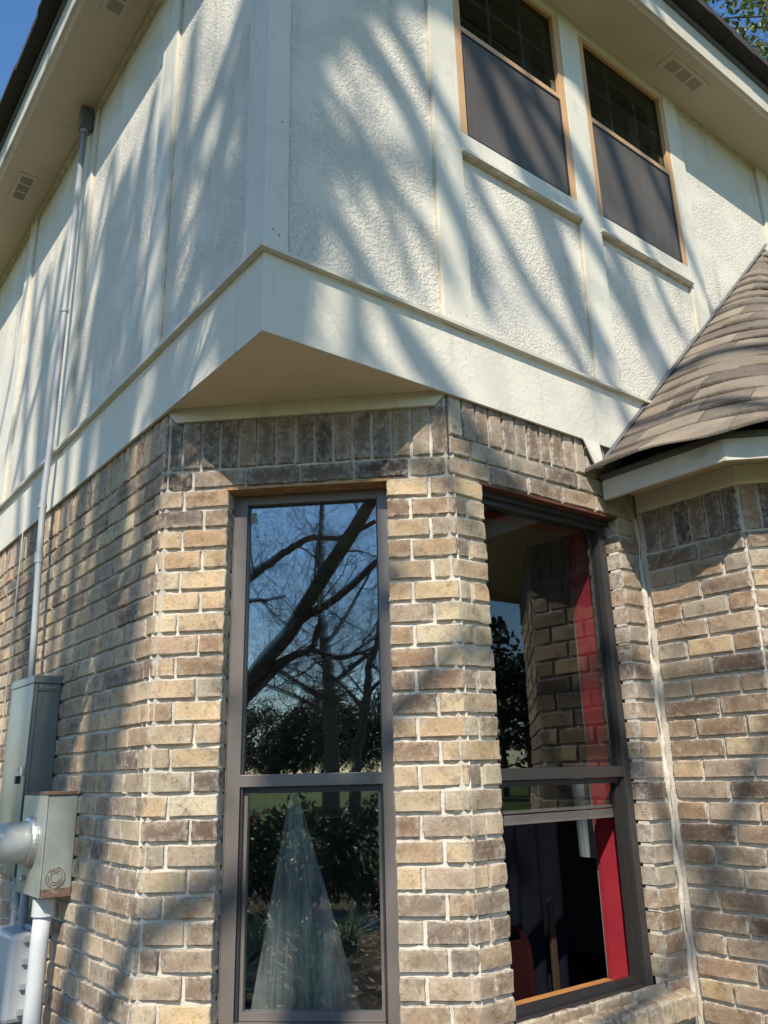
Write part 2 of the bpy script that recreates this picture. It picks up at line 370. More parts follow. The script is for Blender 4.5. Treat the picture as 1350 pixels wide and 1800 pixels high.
# ---- left wall brick
bL = MB(); bL.usec = True; LO = V((-BR, 0, 0)); LEND = 5.8
z = ZH+2*COURSE; zsold = z
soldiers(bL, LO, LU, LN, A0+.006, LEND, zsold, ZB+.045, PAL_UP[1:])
ci = 0
while z > .02:
    near = z > .3
    course_run(bL, LO, LU, LN, A0+.004, LEND, z-COURSE, z, ci, pal_at(z), shift=.03, nx=6, nz=3); z -= COURSE; ci += 1
left_brick = bL.build('brick_wall', M_brick, house, smooth=True); left_brick['label'] = 'brick ground-floor wall carrying the electric meter'
def mortar(name, rects, o, u, n, d=-.0135, th=.05, parent=None):
    b = MB()
    for (s0, s1, z0, z1) in rects: b.ob(o, u, n, s0, s1, d-th, d, z0, z1)
    return b.build(name, M_mortar, parent)
mortar('mortar_bed', [(A0-.008, LEND, 0, ZB+.06)], LO, LU, LN, parent=left_brick)

# ---- chamfer brick
CW0, CW1 = .273, .882; CBOT = .80
cO = CO-CN*BR*-1*0 + (-CN)*(-BR)*1.0
bC = MB(); bC.usec = True
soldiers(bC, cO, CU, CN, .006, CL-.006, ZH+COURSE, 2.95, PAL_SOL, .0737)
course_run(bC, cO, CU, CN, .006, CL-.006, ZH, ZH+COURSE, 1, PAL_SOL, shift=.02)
z = ZH; ci = 0
while z > .02:
    lo = z-COURSE
    if lo > CBOT-.02:
        pa = pal_at(z)
        fixed_run(bC, cO, CU, CN, [.004, .096, CW0] if ci % 2 == 0 else [.004, .178, CW0], lo, z, pa, dr=.095)
        pa = pal_at(z+.3)
        fixed_run(bC, cO, CU, CN, [CW1, CW1+.162, CL-.002] if ci % 2 == 0 else [CW1, CW1+.088, CL-.002], lo, z, pa, dl=.095)
    else:
        course_run(bC, cO, CU, CN, .004, CL-.004, lo, z, ci, PAL_LOW)
    z = lo; ci += 1
ch_brick = bC.build('brick_wall', M_brick, house, smooth=True); ch_brick['label'] = 'chamfered brick corner around the tall window'
mortar('mortar_bed', [(-.004, CW0-.003, 0, 2.97), (CW1+.003, CL+.004, 0, 2.97), (CW0-.003, CW1+.003, ZH+.004, 2.97), (CW0-.003, CW1+.003, 0, CBOT-.01)], cO, CU, CN, parent=ch_brick)

# ---- front wall brick (window side)
FW0, FW1 = .989, 1.812; FBOT = .797; FO = V((0, -BR, 0))
bF = MB(); bF.usec = True
soldiers(bF, FO, FU, FN, B0+.004, WX-.02, ZH+2*COURSE, ZB+.04, PAL_G+PAL_LOW[:2])
course_run(bF, FO, FU, FN, B0+.004, WX-.008, ZH+COURSE, ZH+2*COURSE, 0, PAL_G+PAL_LOW[:2], shift=.09)
course_run(bF, FO, FU, FN, B0+.004, WX-.008, ZH, ZH+COURSE, 1, PAL_G+PAL_LOW[:2], shift=.09)
z = ZH; ci = 0
while z > .02:
    lo = z-COURSE
    if lo > FBOT-.03:
        fixed_run(bF, FO, FU, FN, [B0+.004, FW0] if ci % 2 == 0 else [B0+.004, B0+.083, FW0], lo, z, PAL_LOW+PAL_UP[:2] if z > 1.9 else PAL_LOW, dr=.075)
        fixed_run(bF, FO, FU, FN, [FW1, WX-.012] if ci % 2 else [FW1, WX-.016], lo, z, PAL_G, dl=.075)
    else:
        course_run(bF, FO, FU, FN, B0+.004, WX-.008, lo, z, ci, PAL_G)
    z = lo; ci += 1
f_brick = bF.build('brick_wall', M_brick, house, smooth=True); f_brick['label'] = 'brick wall around the red-lined ground-floor window'
fm = mortar('mortar_bed', [(B0-.006, FW0-.003, 0, ZB+.06), (FW1+.003, WX+.03, 0, ZB+.06), (FW0-.003, FW1+.003, ZH+.004, ZB+.06), (FW0-.003, FW1+.003, 0, FBOT-.035)], FO, FU, FN, parent=f_brick)
# lumpy mortar fillet in the inside corner
bm_ = MB(); pts = []; rr = []
zz = 0
while zz < 2.7:
    pts.append((WX+.001+.004*math.sin(zz*23)+rnd.uniform(-.003, .003), .021+.003*math.sin(zz*31), zz)); rr.append(.010+.004*math.sin(zz*17)+.003*math.sin(zz*41+1)+rnd.uniform(-.0025, .0025)); zz += .02
bm_.tube(pts, rr, 8); bm_.build('mortar_fillet', M_mortar, f_brick, smooth=True)

# rowlock brick sill below the front window
sb = MB(); sb.usec = True
k = 12; sx0, sx1 = FW0-.02, WX-.05
SN = V((0, -.18, 1)).normalized(); SU = V((1, 0, 0)); SD = V((0, -1, -.18)).normalized()
for i in range(k):
    a = sx0+(sx1-sx0)*i/k+.005; b = sx0+(sx1-sx0)*(i+1)/k-.005
    col = pick(PAL_LOW); o_ = V((0, .075, FBOT+.012+rnd.uniform(-.002, .002)))
    base = len(sb.v)
    for q, yy in enumerate((0, .03, .07, .105, .116)):
        for w, xx in enumerate((a, a+.006, (a+b)/2, b-.006, b)):
            dz = -(.006 if w in (0, 4) else 0)-(.008 if q == 4 else 0)+rnd.uniform(-.0012, .0012)
            sb.vt(o_+SU*xx+SD*yy+SN*dz, (*col, 1 if (w in (0, 4) or q == 4) else .2))
    for q in range(4):
        for w in range(4): n0 = base+q*5+w; sb.f.append([n0, n0+5, n0+6, n0+1])
    e = base+20; f0 = len(sb.v)
    for zl in (-.03, -.065):
        for w in range(5): p = V(sb.v[e+w]); sb.vt(p+V((0, rnd.uniform(-.001, .001), zl)), (*col, .6 if zl < -.05 else .2))
    for w in range(4):
        sb.f.append([e+w, f0+w, f0+w+1, e+w+1]); sb.f.append([f0+w, f0+w+5, f0+w+6, f0+w+1])
    # side cheeks
    sb.f.append([base, base+5, base+10, base+15, base+20, f0, f0+5]); sb.f.append([base+4, f0+9, f0+4, base+24, base+19, base+14, base+9])
sill = sb.build('window_sill', M_brick, house); sill['label'] = 'sloping sill of bricks laid on edge'
ms = MB(); o_ = V((0, .075, FBOT+.012)); A = [o_+SU*xx+SD*yy-SN*dd for (xx, yy, dd) in ((sx0, -.01, .006), (sx1, -.01, .006), (sx1, .104, .008), (sx0, .104, .008), (sx0, -.01, .06), (sx1, -.01, .06), (sx1, .104, .06), (sx0, .104, .06))]
for q in ((0, 3, 2, 1), (4, 5, 6, 7), (0, 1, 5, 4), (1, 2, 6, 5), (2, 3, 7, 6), (3, 0, 4, 7)): ms.face([A[j] for j in q])
ms.build('mortar_bed', M_mortar, sill)

# ---- bay walls: side, angled face, front
GO = V((WX, 0, 0)); GU = V((0, -1, 0)); GN = V((-1, 0, 0))
ZG = ZH-2*COURSE
bG = MB(); bG.usec = True
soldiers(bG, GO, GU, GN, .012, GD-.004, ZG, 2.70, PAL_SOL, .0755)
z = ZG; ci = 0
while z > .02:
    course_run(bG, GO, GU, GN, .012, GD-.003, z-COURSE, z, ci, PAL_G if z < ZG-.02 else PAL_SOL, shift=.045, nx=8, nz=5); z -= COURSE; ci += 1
g_brick = bG.build('brick_wall', M_brick, house, smooth=True); g_brick['label'] = 'brown brick side of the low projecting bay'
mortar('mortar_bed', [(-.02, GD+.003, 0, 2.72)], GO, GU, GN, parent=g_brick)
bH = MB(); bH.usec = True
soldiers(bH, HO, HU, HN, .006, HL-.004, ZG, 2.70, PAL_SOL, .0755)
z = ZG; ci = 0
while z > .02:
    course_run(bH, HO, HU, HN, .006, HL-.003, z-COURSE, z, ci+1, PAL_G+PAL_UP[:2], shift=.02); z -= COURSE; ci += 1
h_brick = bH.build('brick_wall', M_brick, house, smooth=True); h_brick['label'] = 'angled brick face of the bay at the right edge'
mortar('mortar_bed', [(-.003, HL+.003, 0, 2.72)], HO, HU, HN, parent=h_brick)
IO = HO+HU*HL; IL = 3.0
bI = MB(); bI.usec = True
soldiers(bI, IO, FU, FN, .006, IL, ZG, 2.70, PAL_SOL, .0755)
z = ZG; ci = 0
while z > .02:
    course_run(bI, IO, FU, FN, .006, IL, z-COURSE, z, ci, PAL_G, nx=5, nz=3); z -= COURSE; ci += 1
i_brick = bI.build('brick_wall', M_brick, house, smooth=True); i_brick['label'] = 'brick front of the projecting bay'
mortar('mortar_bed', [(-.003, IL, 0, 2.72)], IO, FU, FN, parent=i_brick)

# ---- upper stucco walls
FEND = 6.5; LE2 = 7.0
UW = [(.973, 1.765), (1.935, 2.727)]; UZ0, UZ1 = 4.312, 5.508
st = MB()
SY = .016
def panel(mb, o, u, n, s0, s1, z0, z1, d0=-.10, d1=0): mb.ob(o, u, n, s0, s1, d0, d1, z0, z1)
so_ = V((0, SY, 0))
xs = [SY, UW[0][0], UW[0][1], UW[1][0], UW[1][1], FEND]
for i in range(5):
    if i in (1, 3):
        panel(st, so_, FU, FN, xs[i], xs[i+1], 3.06, UZ0); panel(st, so_, FU, FN, xs[i], xs[i+1], UZ1, ZS)
    else: panel(st, so_, FU, FN, xs[i], xs[i+1], 3.06, ZS)
stF = st.build('stucco_wall', M_stucco, house); stF['label'] = 'stucco upper wall with the two sash windows'
st = MB(); panel(st, V((SY, 0, 0)), LU, LN, SY+.1, LE2, 3.06, ZS)
stL = st.build('stucco_wall', M_stucco, house); stL['label'] = 'stucco upper wall streaked with branch shadows'
# trim boards
def nail(p, n, parent, r=.0028):
    if rnd.random() < .35 and r < .003: return
    b_ = MB(); b_.tube([V(p), V(p)+V(n)*.0022], r, 6); b_.build('nail_head', M_rust, parent)
def board(o, u, n, s0, s1, z0, z1, d1=.004, label=None):
    b = MB(); b.ob(o, u, n, s0, s1, -.02, d1, z0, z1); x = b.build('trim_board', M_trim, house, bevel=.0015)
    # seam of stained caulk along both long edges
    for e in (s0-.004, s1-.001): c = MB(); c.ob(o, u, n, e, e+.005, -.02, d1-.017+rnd.uniform(0, .002), z0, z1); c.build('caulk_seam', M_caulk, x)
    zz = z0+.05
    while zz < z1-.02:
        for q in (.2, .8):
            p = V(o)+V(u)*(s0+(s1-s0)*q+rnd.uniform(-.008, .008))+V((0, 0, zz+rnd.uniform(-.03, .03))); nail(p+V(n)*(d1-.001), n, x)
        zz += .4
    if label: x['label'] = label
    return x
Z0V, Z0 = ZS-.03, V((0, 0, 0))
b = MB(); b.box(-.004, .092, -.004, .014, 3.314, ZS-.001); b.box(-.004, .014, .014, .142, 3.314, ZS-.001)
cb = b.build('corner_board', M_trim, house, bevel=.002)
c = MB(); c.box(.092, .0965, .004, .016, 3.314, ZS-.002); c.build('caulk_seam', M_bronzed, cb)
for (x, z) in ((.03, 3.39), (.055, 3.375), (.06, 3.86), (.035, 4.6), (.06, 5.1)): nail((x, -.0035, z), FN, cb, .004)
for (a, c_) in ((.812, .970), (1.768, 1.932), (2.730, 2.876), (3.83, 3.98), (4.8, 4.96)): board(Z0, FU, FN, a, c_, 3.314, ZS-.001)
for (a, c_) in ((.90, 1.07), (2.12, 2.28), (3.40, 3.555), (4.62, 4.78), (5.8, 5.96)): board(Z0, LU, LN, a, c_, 3.314, ZS-.001)
# frieze strips under the soffit
b = MB(); b.box(-.012, .016, .142, LE2, ZS-.032, ZS-.0015); x = b.build('frieze_strip', M_caulk, house, bevel=.002)
for (a, c_) in ((2.876, 3.83), (3.98, 4.8), (.0965, .812)):
    b = MB(); b.box(a, c_, .004, .016, ZS-.018, ZS-.0015); b.build('frieze_strip', M_caulk, house)
for (w0, w1) in UW:
    b = MB(); b.box(w0-.002, w1+.002, .001, .016, UZ1, ZS-.0015); b.build('head_board', M_trim, house)
# aprons
for (w0, w1) in UW:
    b = MB(); b.box(w0-.002, w1+.002, -.003, .015, 4.205, UZ0); ap = b.build('apron_board', M_trim, house, bevel=.001)
    b = MB(); b.box(w0-.01, w1+.006, -.022, -.0035, 4.195, 4.214); b.build('apron_moulding', M_trim, ap, bevel=.002)
    b = MB(); b.box(w0-.002, w1+.004, -.016, .015, 4.188, 4.1945); b.build('caulk_seam', M_caulk, ap)
    for q in range(6): nail((w0+.03+q*.15, -.0025, 4.25+rnd.uniform(-.02, .03)), FN, ap)
# band and ledge
b = MB(); b.box(-.0, 1.92, 0, .014, ZB, 3.292); b.box(1.92, FEND, 0, .014, 3.0, 3.292); b.box(0, .014, .014, LE2, ZB, 3.292)
band = b.build('band_board', M_band, house, bevel=.0015)
b = MB()
def ledge(o, u, n, s0, s1):
    prof = [(0, 3.292), (.026, 3.292), (.028, 3.305), (.002, 3.316), (0, 3.316)]
    for (sa, sb_) in ((s0, s1),):
        k0 = len(b.v)
        for s_, mi in ((sa, 1), (sb_, 0)):
            for d_, z_ in prof: b.vt(V(o)+V(u)*(s_-(d_ if mi else 0))+V(n)*d_+V((0, 0, z_)))
        for i in range(5): j = (i+1) % 5; b.f.append([k0+i, k0+j, k0+5+j, k0+5+i])
        b.f.append([k0+i for i in range(5)][::-1]); b.f.append([k0+5+i for i in range(5)])
ledge(Z0, FU, FN, 0, 2.2); ledge(Z0, LU, LN, 0, LE2)
lg = b.build('drip_ledge', M_trim, house)
b = MB(); b.box(-.008, 2.19, -.0065, .003, 3.3165, 3.3205); b.box(-.0065, .003, -.006, LE2, 3.3165, 3.3205); b.build('caulk_seam', M_caulk, lg)
# triangular soffit under the overhanging corner + inner frieze board over the chamfer
b = MB()
t0 = [(.013, .013), (B0+.12, .013), (.013, A0+.12)]
b.face([(x, y, 3.008) for x, y in t0][::-1]); b.face([(x, y, 3.06) for x, y in t0]); b.build('corner_soffit', mat('corner_soffit_paint', (.70, .61, .48), .7, var=(3, .06), stain=(4, (.42, .36, .27), .62, .4), bump=(8, .2, .003)), house)
b = MB(); k_ = [(s_, d_, z_) for d_ in (-.03, -.004) for (s_, z_) in ((.052, 2.948), (CL-.060, 2.948), (CL-.006, 3.0075), (.004, 3.0075))]
for (s_, d_, z_) in k_: q_ = CO+CU*s_+CN*d_; b.vt((q_.x, q_.y, z_))
b.f += [[0, 1, 2, 3], [7, 6, 5, 4], [0, 4, 5, 1], [1, 5, 6, 2], [2, 6, 7, 3], [3, 7, 4, 0]]; b.build('corner_frieze', M_trim, house, bevel=.001)
# main soffit, fascia, roof
EL, EF = .331, .299
b = MB()
b.face([(-EL, -EF, ZS), (-EL, LE2, ZS), (.12, LE2, ZS), (.12, .12, ZS), (.12, -EF, ZS)]); b.face([(.12, -EF, ZS), (.12, .12, ZS), (FEND, .12, ZS), (FEND, -EF, ZS)])
sof = b.build('soffit', M_soffit, house)
b = MB()
for yy in (2.42, 4.86): b.box(-EL+.002, -.013, yy, yy+.002, ZS-.0012, ZS)
for xx in (2.44, 4.2): b.box(xx, xx+.002, -EF+.002, -.002, ZS-.0012, ZS)
b.build('panel_seams', M_caulk, sof)
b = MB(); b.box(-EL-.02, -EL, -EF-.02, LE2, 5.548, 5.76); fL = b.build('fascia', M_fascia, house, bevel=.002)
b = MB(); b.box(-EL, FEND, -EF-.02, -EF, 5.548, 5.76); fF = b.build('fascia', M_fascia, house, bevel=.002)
b = MB(); b.box(-EL+.0005, -EL+.02, -EF+.02, LE2, 5.551, ZS-.001); b.box(-EL+.02, FEND, -EF+.0005, -EF+.02, 5.551, ZS-.001); b.build('soffit_trim', M_trim, house)
b = MB(); ox, oy = -EL-.115, -EF-.115
sl_ = .62
def roofz(d): return 5.775+d*sl_
k = 5.0
P = lambda x, y, d, e=0: (x, y, roofz(d)+e)
for e in (0, .05):
    b.face([P(ox, oy, 0, e), P(FEND+k, oy, 0, e), P(FEND+k, oy+k, k, e), P(ox+k, oy+k, k, e)]); b.face([P(ox, oy, 0, e), P(ox+k, oy+k, k, e), P(ox+k, LE2+k, k, e), P(ox, LE2+k, 0, e)])
b.face([P(ox, oy, 0), P(FEND+k, oy, 0), P(FEND+k, oy, 0, .05), P(ox, oy, 0, .05)]); b.face([P(ox, oy, 0), P(ox, oy, 0, .05), P(ox, LE2+k, 0, .05), P(ox, LE2+k, 0)])
roof = b.build('roof', M_roofdk, house)
b = MB(); rr = random.Random(5)     # ragged starter row of shingles and the metal drip edge
y = oy
while y < LE2:
    w = rr.uniform(.2, .36); b.box(ox-.006+rr.uniform(-.006, .006), ox+.2, y, y+w-.003, 5.768+rr.uniform(-.002, .002), 5.80+rr.uniform(0, .008)); y += w
x = ox
while x < FEND:
    w = rr.uniform(.2, .36); b.box(x, x+w-.006, oy-.006+rr.uniform(-.006, .006), oy+.2, 5.768+rr.uniform(-.002, .002), 5.80+rr.uniform(0, .008)); x += w
b.build('eave_shingles', M_roofdk, roof)
b = MB(); b.box(-EL-.035, -EL-.021, -EF-.02, LE2, 5.72, 5.757); b.box(-EL-.02, FEND, -EF-.035, -EF-.021, 5.72, 5.757); b.build('drip_edge', M_drip, roof)
# soffit vents
def vent(x0, x1, y0, y1, along):
    b = MB(); zt = ZS-.001
    g = empty_part = None
    b.box(x0, x1, y0, y1, zt-.004, zt); v = b.build('soffit_vent', M_soffit, house, bevel=.0015)
    w = (x1-x0) if along == 'x' else (y1-y0)
    s = MB()
    for c_ in (.22, .5, .78):
        for i in range(7):
            q = (c_-.10)*w+.2*w*i/6
            lo, hi = ((y0, y1) if along == 'x' else (x0, x1)); h = hi-lo
            if along == 'x': s.box(x0+q-.0016, x0+q+.0016, lo+h*.2, hi-h*.2, zt-.0056, zt-.0042)
            else: s.box(lo+h*.2, hi-h*.2, y0+q-.0016, y0+q+.0016, zt-.0056, zt-.0042)
    s.build('louvre_slots', M_blk, v)
    return v
vent(2.535, 2.93, -.215, -.104, 'x'); vent(-.23, -.105, 3.01, 3.34, 'y'); vent(-.23, -.105, 1.13, 1.475, 'y'); vent(4.9, 5.3, -.215, -.104, 'x'); vent(-.23, -.105, 4.9, 5.23, 'y')

# ---- bay eave and roof
ZE = 2.785; fx = 1.70
nrm = lambda v: V(v).normalized()
def off_h(d): return HO+HN*d
# plan points for offsets d from the wall
def bay_plan(d):
    t = math.tan(R_(22.5))
    p0 = V((WX-d, .0, 0)); p1 = V((WX-d, -GD-d*t, 0)); q = IO+FN*d
    p2 = V((IO.x-d*t*0-d*math.tan(R_(22.5)), IO.y-d, 0)); p3 = V((IO.x+IL, IO.y-d, 0)); return [p0, p1, p2, p3]
def strip(mb, d0, d1, z0, z1, seg=(0, 1, 2)):
    a = bay_plan(d0); c_ = bay_plan(d1)
    for i in seg:
        P8 = [(*c_[i].xy, z0), (*c_[i+1].xy, z0), (*a[i+1].xy, z0), (*a[i].xy, z0), (*c_[i].xy, z1), (*c_[i+1].xy, z1), (*a[i+1].xy, z1), (*a[i].xy, z1)]
        k0 = len(mb.v)
        for p in P8: mb.vt(p)
        mb.f += [[k0+j for j in q] for q in ((0, 3, 2, 1), (4, 5, 6, 7), (0, 1, 5, 4), (1, 2, 6, 5), (2, 3, 7, 6), (3, 0, 4, 7))]
ED = .243
b = MB(); strip(b, -.01, .012, 2.700, ZE-.0015); b.build('bay_frieze', M_trim, house)
b = MB(); strip(b, -.02, ED-.02, ZE, ZE+.01); b.build('bay_soffit', M_soffit, house)
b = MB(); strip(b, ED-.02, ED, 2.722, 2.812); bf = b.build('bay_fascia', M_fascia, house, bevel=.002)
b = MB(); strip(b, ED-.018, ED+.006, 2.813, 2.838); b.build('bay_drip_edge', M_drip, house)
# white metal kick-out flashing where the roof meets the wall
b = MB(); b.face([(1.60, -.006, 2.992), (1.715, -.006, 2.992), (1.70, -.030, 2.862), (1.672, -.012, 2.86)]); b.face([(1.60, -.003, 2.992), (1.672, -.006, 2.86), (1.70, -.02, 2.862), (1.715, -.003, 2.992)])
b.build('kickout_flashing', M_trim, house)
# shingles: every course follows its contour round the softly woven hip
e1 = V((1.694, -.575, 0)); e2 = V((1.694+1.0, -1.575, 0)); AP = V((3.75, 0, 0)); SLG = .975
def contour(zr, wob=0):
    """plan polyline at height zr above the eave, starting against the wall"""
    f = zr/(AP.x-e1.x)/SLG
    f = min(f, .999); h = e1.lerp(AP, f); h2 = e2.lerp(V((5.2, 0, 0)), f)
    a = V((1.694+zr/SLG, .012, 0)); out = []
    r = min(.26, (a-h).length*.8, (h2-h).length*.5)
    s1 = h+(a-h).normalized()*r; s2 = h+(h2-h).normalized()*r
    n1 = 6
    for i in range(n1): out.append(a.lerp(s1, i/n1))
    for i in range(9):
        t = i/8; out.append(s1*(1-t)**2+h*2*t*(1-t)+s2*t*t)
    for i in range(1, 13): out.append(s2.lerp(h2, i/12))
    return out
def at_len(pl, s):
    for i in range(len(pl)-1):
        L_ = (pl[i+1]-pl[i]).length
        if s <= L_: return pl[i].lerp(pl[i+1], s/max(L_, 1e-9)), (pl[i+1]-pl[i]).normalized()
        s -= L_
    return pl[-1], (pl[-1]-pl[-2]).normalized()
def plen(pl): return sum((pl[i+1]-pl[i]).length for i in range(len(pl)-1))
sh = MB(); sh.usec = True; rs = random.Random(11)
SHC = [(.235, .195, .15), (.27, .225, .175), (.20, .165, .13), (.165, .138, .112), (.25, .20, .15), (.215, .182, .145)]
NR = 20; dzr = 2.0/NR
for r in range(NR):
    z0, z1 = r*dzr, (r+1)*dzr+ (.012 if r < NR-1 else 0)
    c0 = contour(z0); c1 = contour(min(z1, 1.995)); l0 = plen(c0); l1 = plen(c1)
    s = 0
    while s < l0-.02:
        w = rs.choice((.12, .16, .2, .28, .33)); e = min(l0, s+w)
        if r == 0 and s > .0 and s < .55: w = .3
        q9 = rs.uniform(.85, 1.15); col = tuple(x*q9 for x in rs.choice(SHC)); th = rs.choice((.009, .013, .019))
        nsub = 5; k0 = len(sh.v)
        for i in range(nsub+1):
            q = s+(e-s)*i/nsub
            p, d = at_len(c0, q); nn = V((d.y, -d.x, 0));
            if nn.x > 0: nn = -nn
            # match the same fraction beyond the hip so joints run up-slope
            p1, d1 = at_len(c1, min(l1, q*l1/l0))
            hipd = math.exp(-((q-.62*l0/2.0*0-.58*(1-z0/2))/.25)**2)
            wav = .012*math.sin(q*9+r*1.3)*(.4+hipd)
            drop = 0
            if r == 0: wav += .13+.06*hipd; drop = -.012+.03*hipd*math.sin(q*7+1)
            pb = p+nn*(.006+wav*.55); lift = th+.004*math.sin(q*11+r)
            sh.vt((pb.x, pb.y, 2.852+z0+lift+drop), (*col, 1)); sh.vt((pb.x, pb.y, 2.852+z0+drop-.004), (*[x*.3 for x in col], 1))  # riser darkens to its lower edge: course shadow line put into the tint
            sh.vt((p1.x, p1.y, 2.852+z1+.002), (*col, 1))
        for i in range(nsub):
            a_ = k0+3*i; sh.f.append([a_, a_+3, a_+5, a_+2]); sh.f.append([a_+1, a_+4, a_+3, a_])
        sh.f.append([k0, k0+2, k0+1]); sh.f.append([k0+3*nsub, k0+3*nsub+1, k0+3*nsub+2])
        s = e+.003
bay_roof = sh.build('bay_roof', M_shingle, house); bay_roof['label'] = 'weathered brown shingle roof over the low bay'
b = MB()  # deck below the shingles and the far slope
b.face([(1.72, .0, 2.80), (1.72, -.562, 2.80), (3.85, 0, 4.79)]); b.face([(1.72, -.562, 2.80), (2.72, -1.55, 2.80), (5.3, 0, 4.79), (3.85, 0, 4.79)])
b.face([(2.72, -1.55, 2.80), (7, -1.55, 2.80), (7, 0, 4.79), (5.3, 0, 4.79)]); b.build('roof_deck', M_shingle.copy() if False else M_roofdk, bay_roof)
b = MB(); P0 = [(1.70, 2.872), (3.76, 4.885)]
b.face([(1.70, -.002, 2.866), (3.76, -.002, 4.876), (3.76, -.002, 4.902), (1.70, -.002, 2.892)]); b.face([(1.70, -.0015, 2.892), (3.76, -.0015, 4.902), (3.76, -.016, 4.89), (1.70, -.016, 2.880)]); b.build('wall_flashing', M_drip, bay_roof)

# ---- interior shells (rooms behind the panes)
b = MB()
rm = [(.30, .92), (.92, .30), (4.8, .30), (4.8, 4.6), (.30, 4.6)]
zf, zc = .15, 2.74
for i in range(1, 5):
    a, c_ = rm[i], rm[(i+1) % 5]
    if i == 1: # wall with the front window opening
        for (x0, x1, z0, z1) in ((a[0], 1.0, zf, zc), (1.80, c_[0], zf, zc), (1.0, 1.80, zf, .74), (1.0, 1.80, 2.66, zc)): b.face([(x0, .30, z0), (x1, .30, z0), (x1, .30, z1), (x0, .30, z1)])
    else: b.face([(*a, zf), (*c_, zf), (*c_, zc), (*a, zc)])
iw = b.build('interior_wall', M_inwall, house)
b = MB(); b.face([(*p, zc) for p in rm]);  b.build('interior_ceiling', M_inceil, house)
b = MB(); b.face([(*p, zf) for p in rm]); b.build('interior_floor', M_floorin, house)
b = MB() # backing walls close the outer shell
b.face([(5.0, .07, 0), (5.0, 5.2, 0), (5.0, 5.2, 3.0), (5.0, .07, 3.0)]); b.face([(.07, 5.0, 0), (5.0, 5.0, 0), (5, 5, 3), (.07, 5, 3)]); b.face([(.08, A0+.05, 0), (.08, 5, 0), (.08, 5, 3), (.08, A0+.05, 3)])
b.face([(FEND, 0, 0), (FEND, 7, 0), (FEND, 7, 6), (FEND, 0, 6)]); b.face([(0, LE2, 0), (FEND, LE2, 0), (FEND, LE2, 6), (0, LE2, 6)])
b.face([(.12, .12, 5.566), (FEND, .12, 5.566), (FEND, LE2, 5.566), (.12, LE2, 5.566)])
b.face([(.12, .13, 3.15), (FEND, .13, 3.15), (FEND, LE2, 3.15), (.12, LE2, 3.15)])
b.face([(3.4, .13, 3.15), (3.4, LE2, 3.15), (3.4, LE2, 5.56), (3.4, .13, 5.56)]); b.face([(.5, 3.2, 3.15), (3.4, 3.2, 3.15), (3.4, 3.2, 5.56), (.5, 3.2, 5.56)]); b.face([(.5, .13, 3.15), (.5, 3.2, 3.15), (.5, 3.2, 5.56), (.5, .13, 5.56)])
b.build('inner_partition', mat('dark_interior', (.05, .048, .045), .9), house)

# ---- chamfer window
def win_part(mbfn, name, m_, parent, bev=.0015):
    b_ = MB(); mbfn(b_); return b_.build(name, m_, parent, bevel=bev)
def lower_window(o, u, n, s0, s1, zb, zt, zr, name_label, gl, mf=M_bronze, fl=.048, fr=.048, open_low=False):
    """frame with fixed upper light and recessed lower sash; zr = underside of the meeting rail"""
    b = MB()
    b.ob(o, u, n, s0, s0+fl, -.135, -.062, zb, zt); b.ob(o, u, n, s1-fr, s1, -.135, -.062, zb, zt)
    b.ob(o, u, n, s0+fl, s1-fr, -.135, -.066, zt-.036, zt); b.ob(o, u, n, s0+fl, s1-fr, -.135, -.064, zb, zb+.035)
    w = b.build('window', mf, house, bevel=.0015); w['label'] = name_label
    b = MB(); b.ob(o, u, n, s0+fl-.002, s1-fr+.002, -.10, -.0635, zr, zr+.042); b.build('meeting_rail', mf, w, bevel=.002)
    b = MB()  # dark tracks and lower sash frame
    b.ob(o, u, n, s0+fl+.002, s0+fl+.010, -.12, -.072, zb+.036, zr-.002); b.ob(o, u, n, s1-fr-.010, s1-fr-.002, -.12, -.072, zb+.036, zr-.002)
    b.ob(o, u, n, s0+fl+.010, s1-fr-.010, -.12, -.085, zr-.022, zr-.002); b.build('sash_track', M_bronzed, w)
    b = MB(); b.ob(o, u, n, s0+fl+.0105, s0+fl+.022, -.118, -.092, zb+.037, zr-.023); b.ob(o, u, n, s1-fr-.022, s1-fr-.0105, -.118, -.092, zb+.037, zr-.023); b.ob(o, u, n, s0+fl+.022, s1-fr-.022, -.118, -.090, zb+.037, zb+.062)
    b.build('lower_sash', M_bronzed if open_low else mf, w)
    g = .0065
    for (a, c_, e, f_) in ((s0+fl, s0+fl+g, zr+.043, zt-.037), (s1-fr-g, s1-fr, zr+.043, zt-.037)):
        b = MB(); b.ob(o, u, n, a, c_, -.095, -.079, e, f_); b.build('glazing_bead', M_bronzed, w)
    b = MB(); b.ob(o, u, n, s0+fl, s1-fr, -.090, -.086, zr+.03, zt-.03); b.build('glass_pane', gl, w)
    b = MB(); b.ob(o, u, n, s0+fl+.012, s1-fr-.012, -.108, -.104, (zr-.11) if open_low else zb+.04, zr-.01); b.build('glass_pane', gl, w)
    # red interior lining
    b = MB(); D0, D1 = -.25, -.136
    b.ob(o, u, n, s0-.01, s0+.012, D0, D1, zb, zt-.015); b.ob(o, u, n, s1-.012, s1+.01, D0, D1, zb, zt-.015); b.ob(o, u, n, s0-.01, s1+.01, D0, D1, zt-.014, zt+.01)
    b.ob(o, u, n, s0-.04, s0+.004, D0-.02, D0-.001, zb, zt+.08); b.ob(o, u, n, s1-.004, s1+.04, D0-.02, D0-.001, zb, zt+.08)
    b.build('interior_lining', M_red, w)
    b = MB(); b.ob(o, u, n, s0+.013, s1-.013, D0-.03, D1, zb-.02, zb+.022); b.build('interior_stool', M_wood, w)
    return w
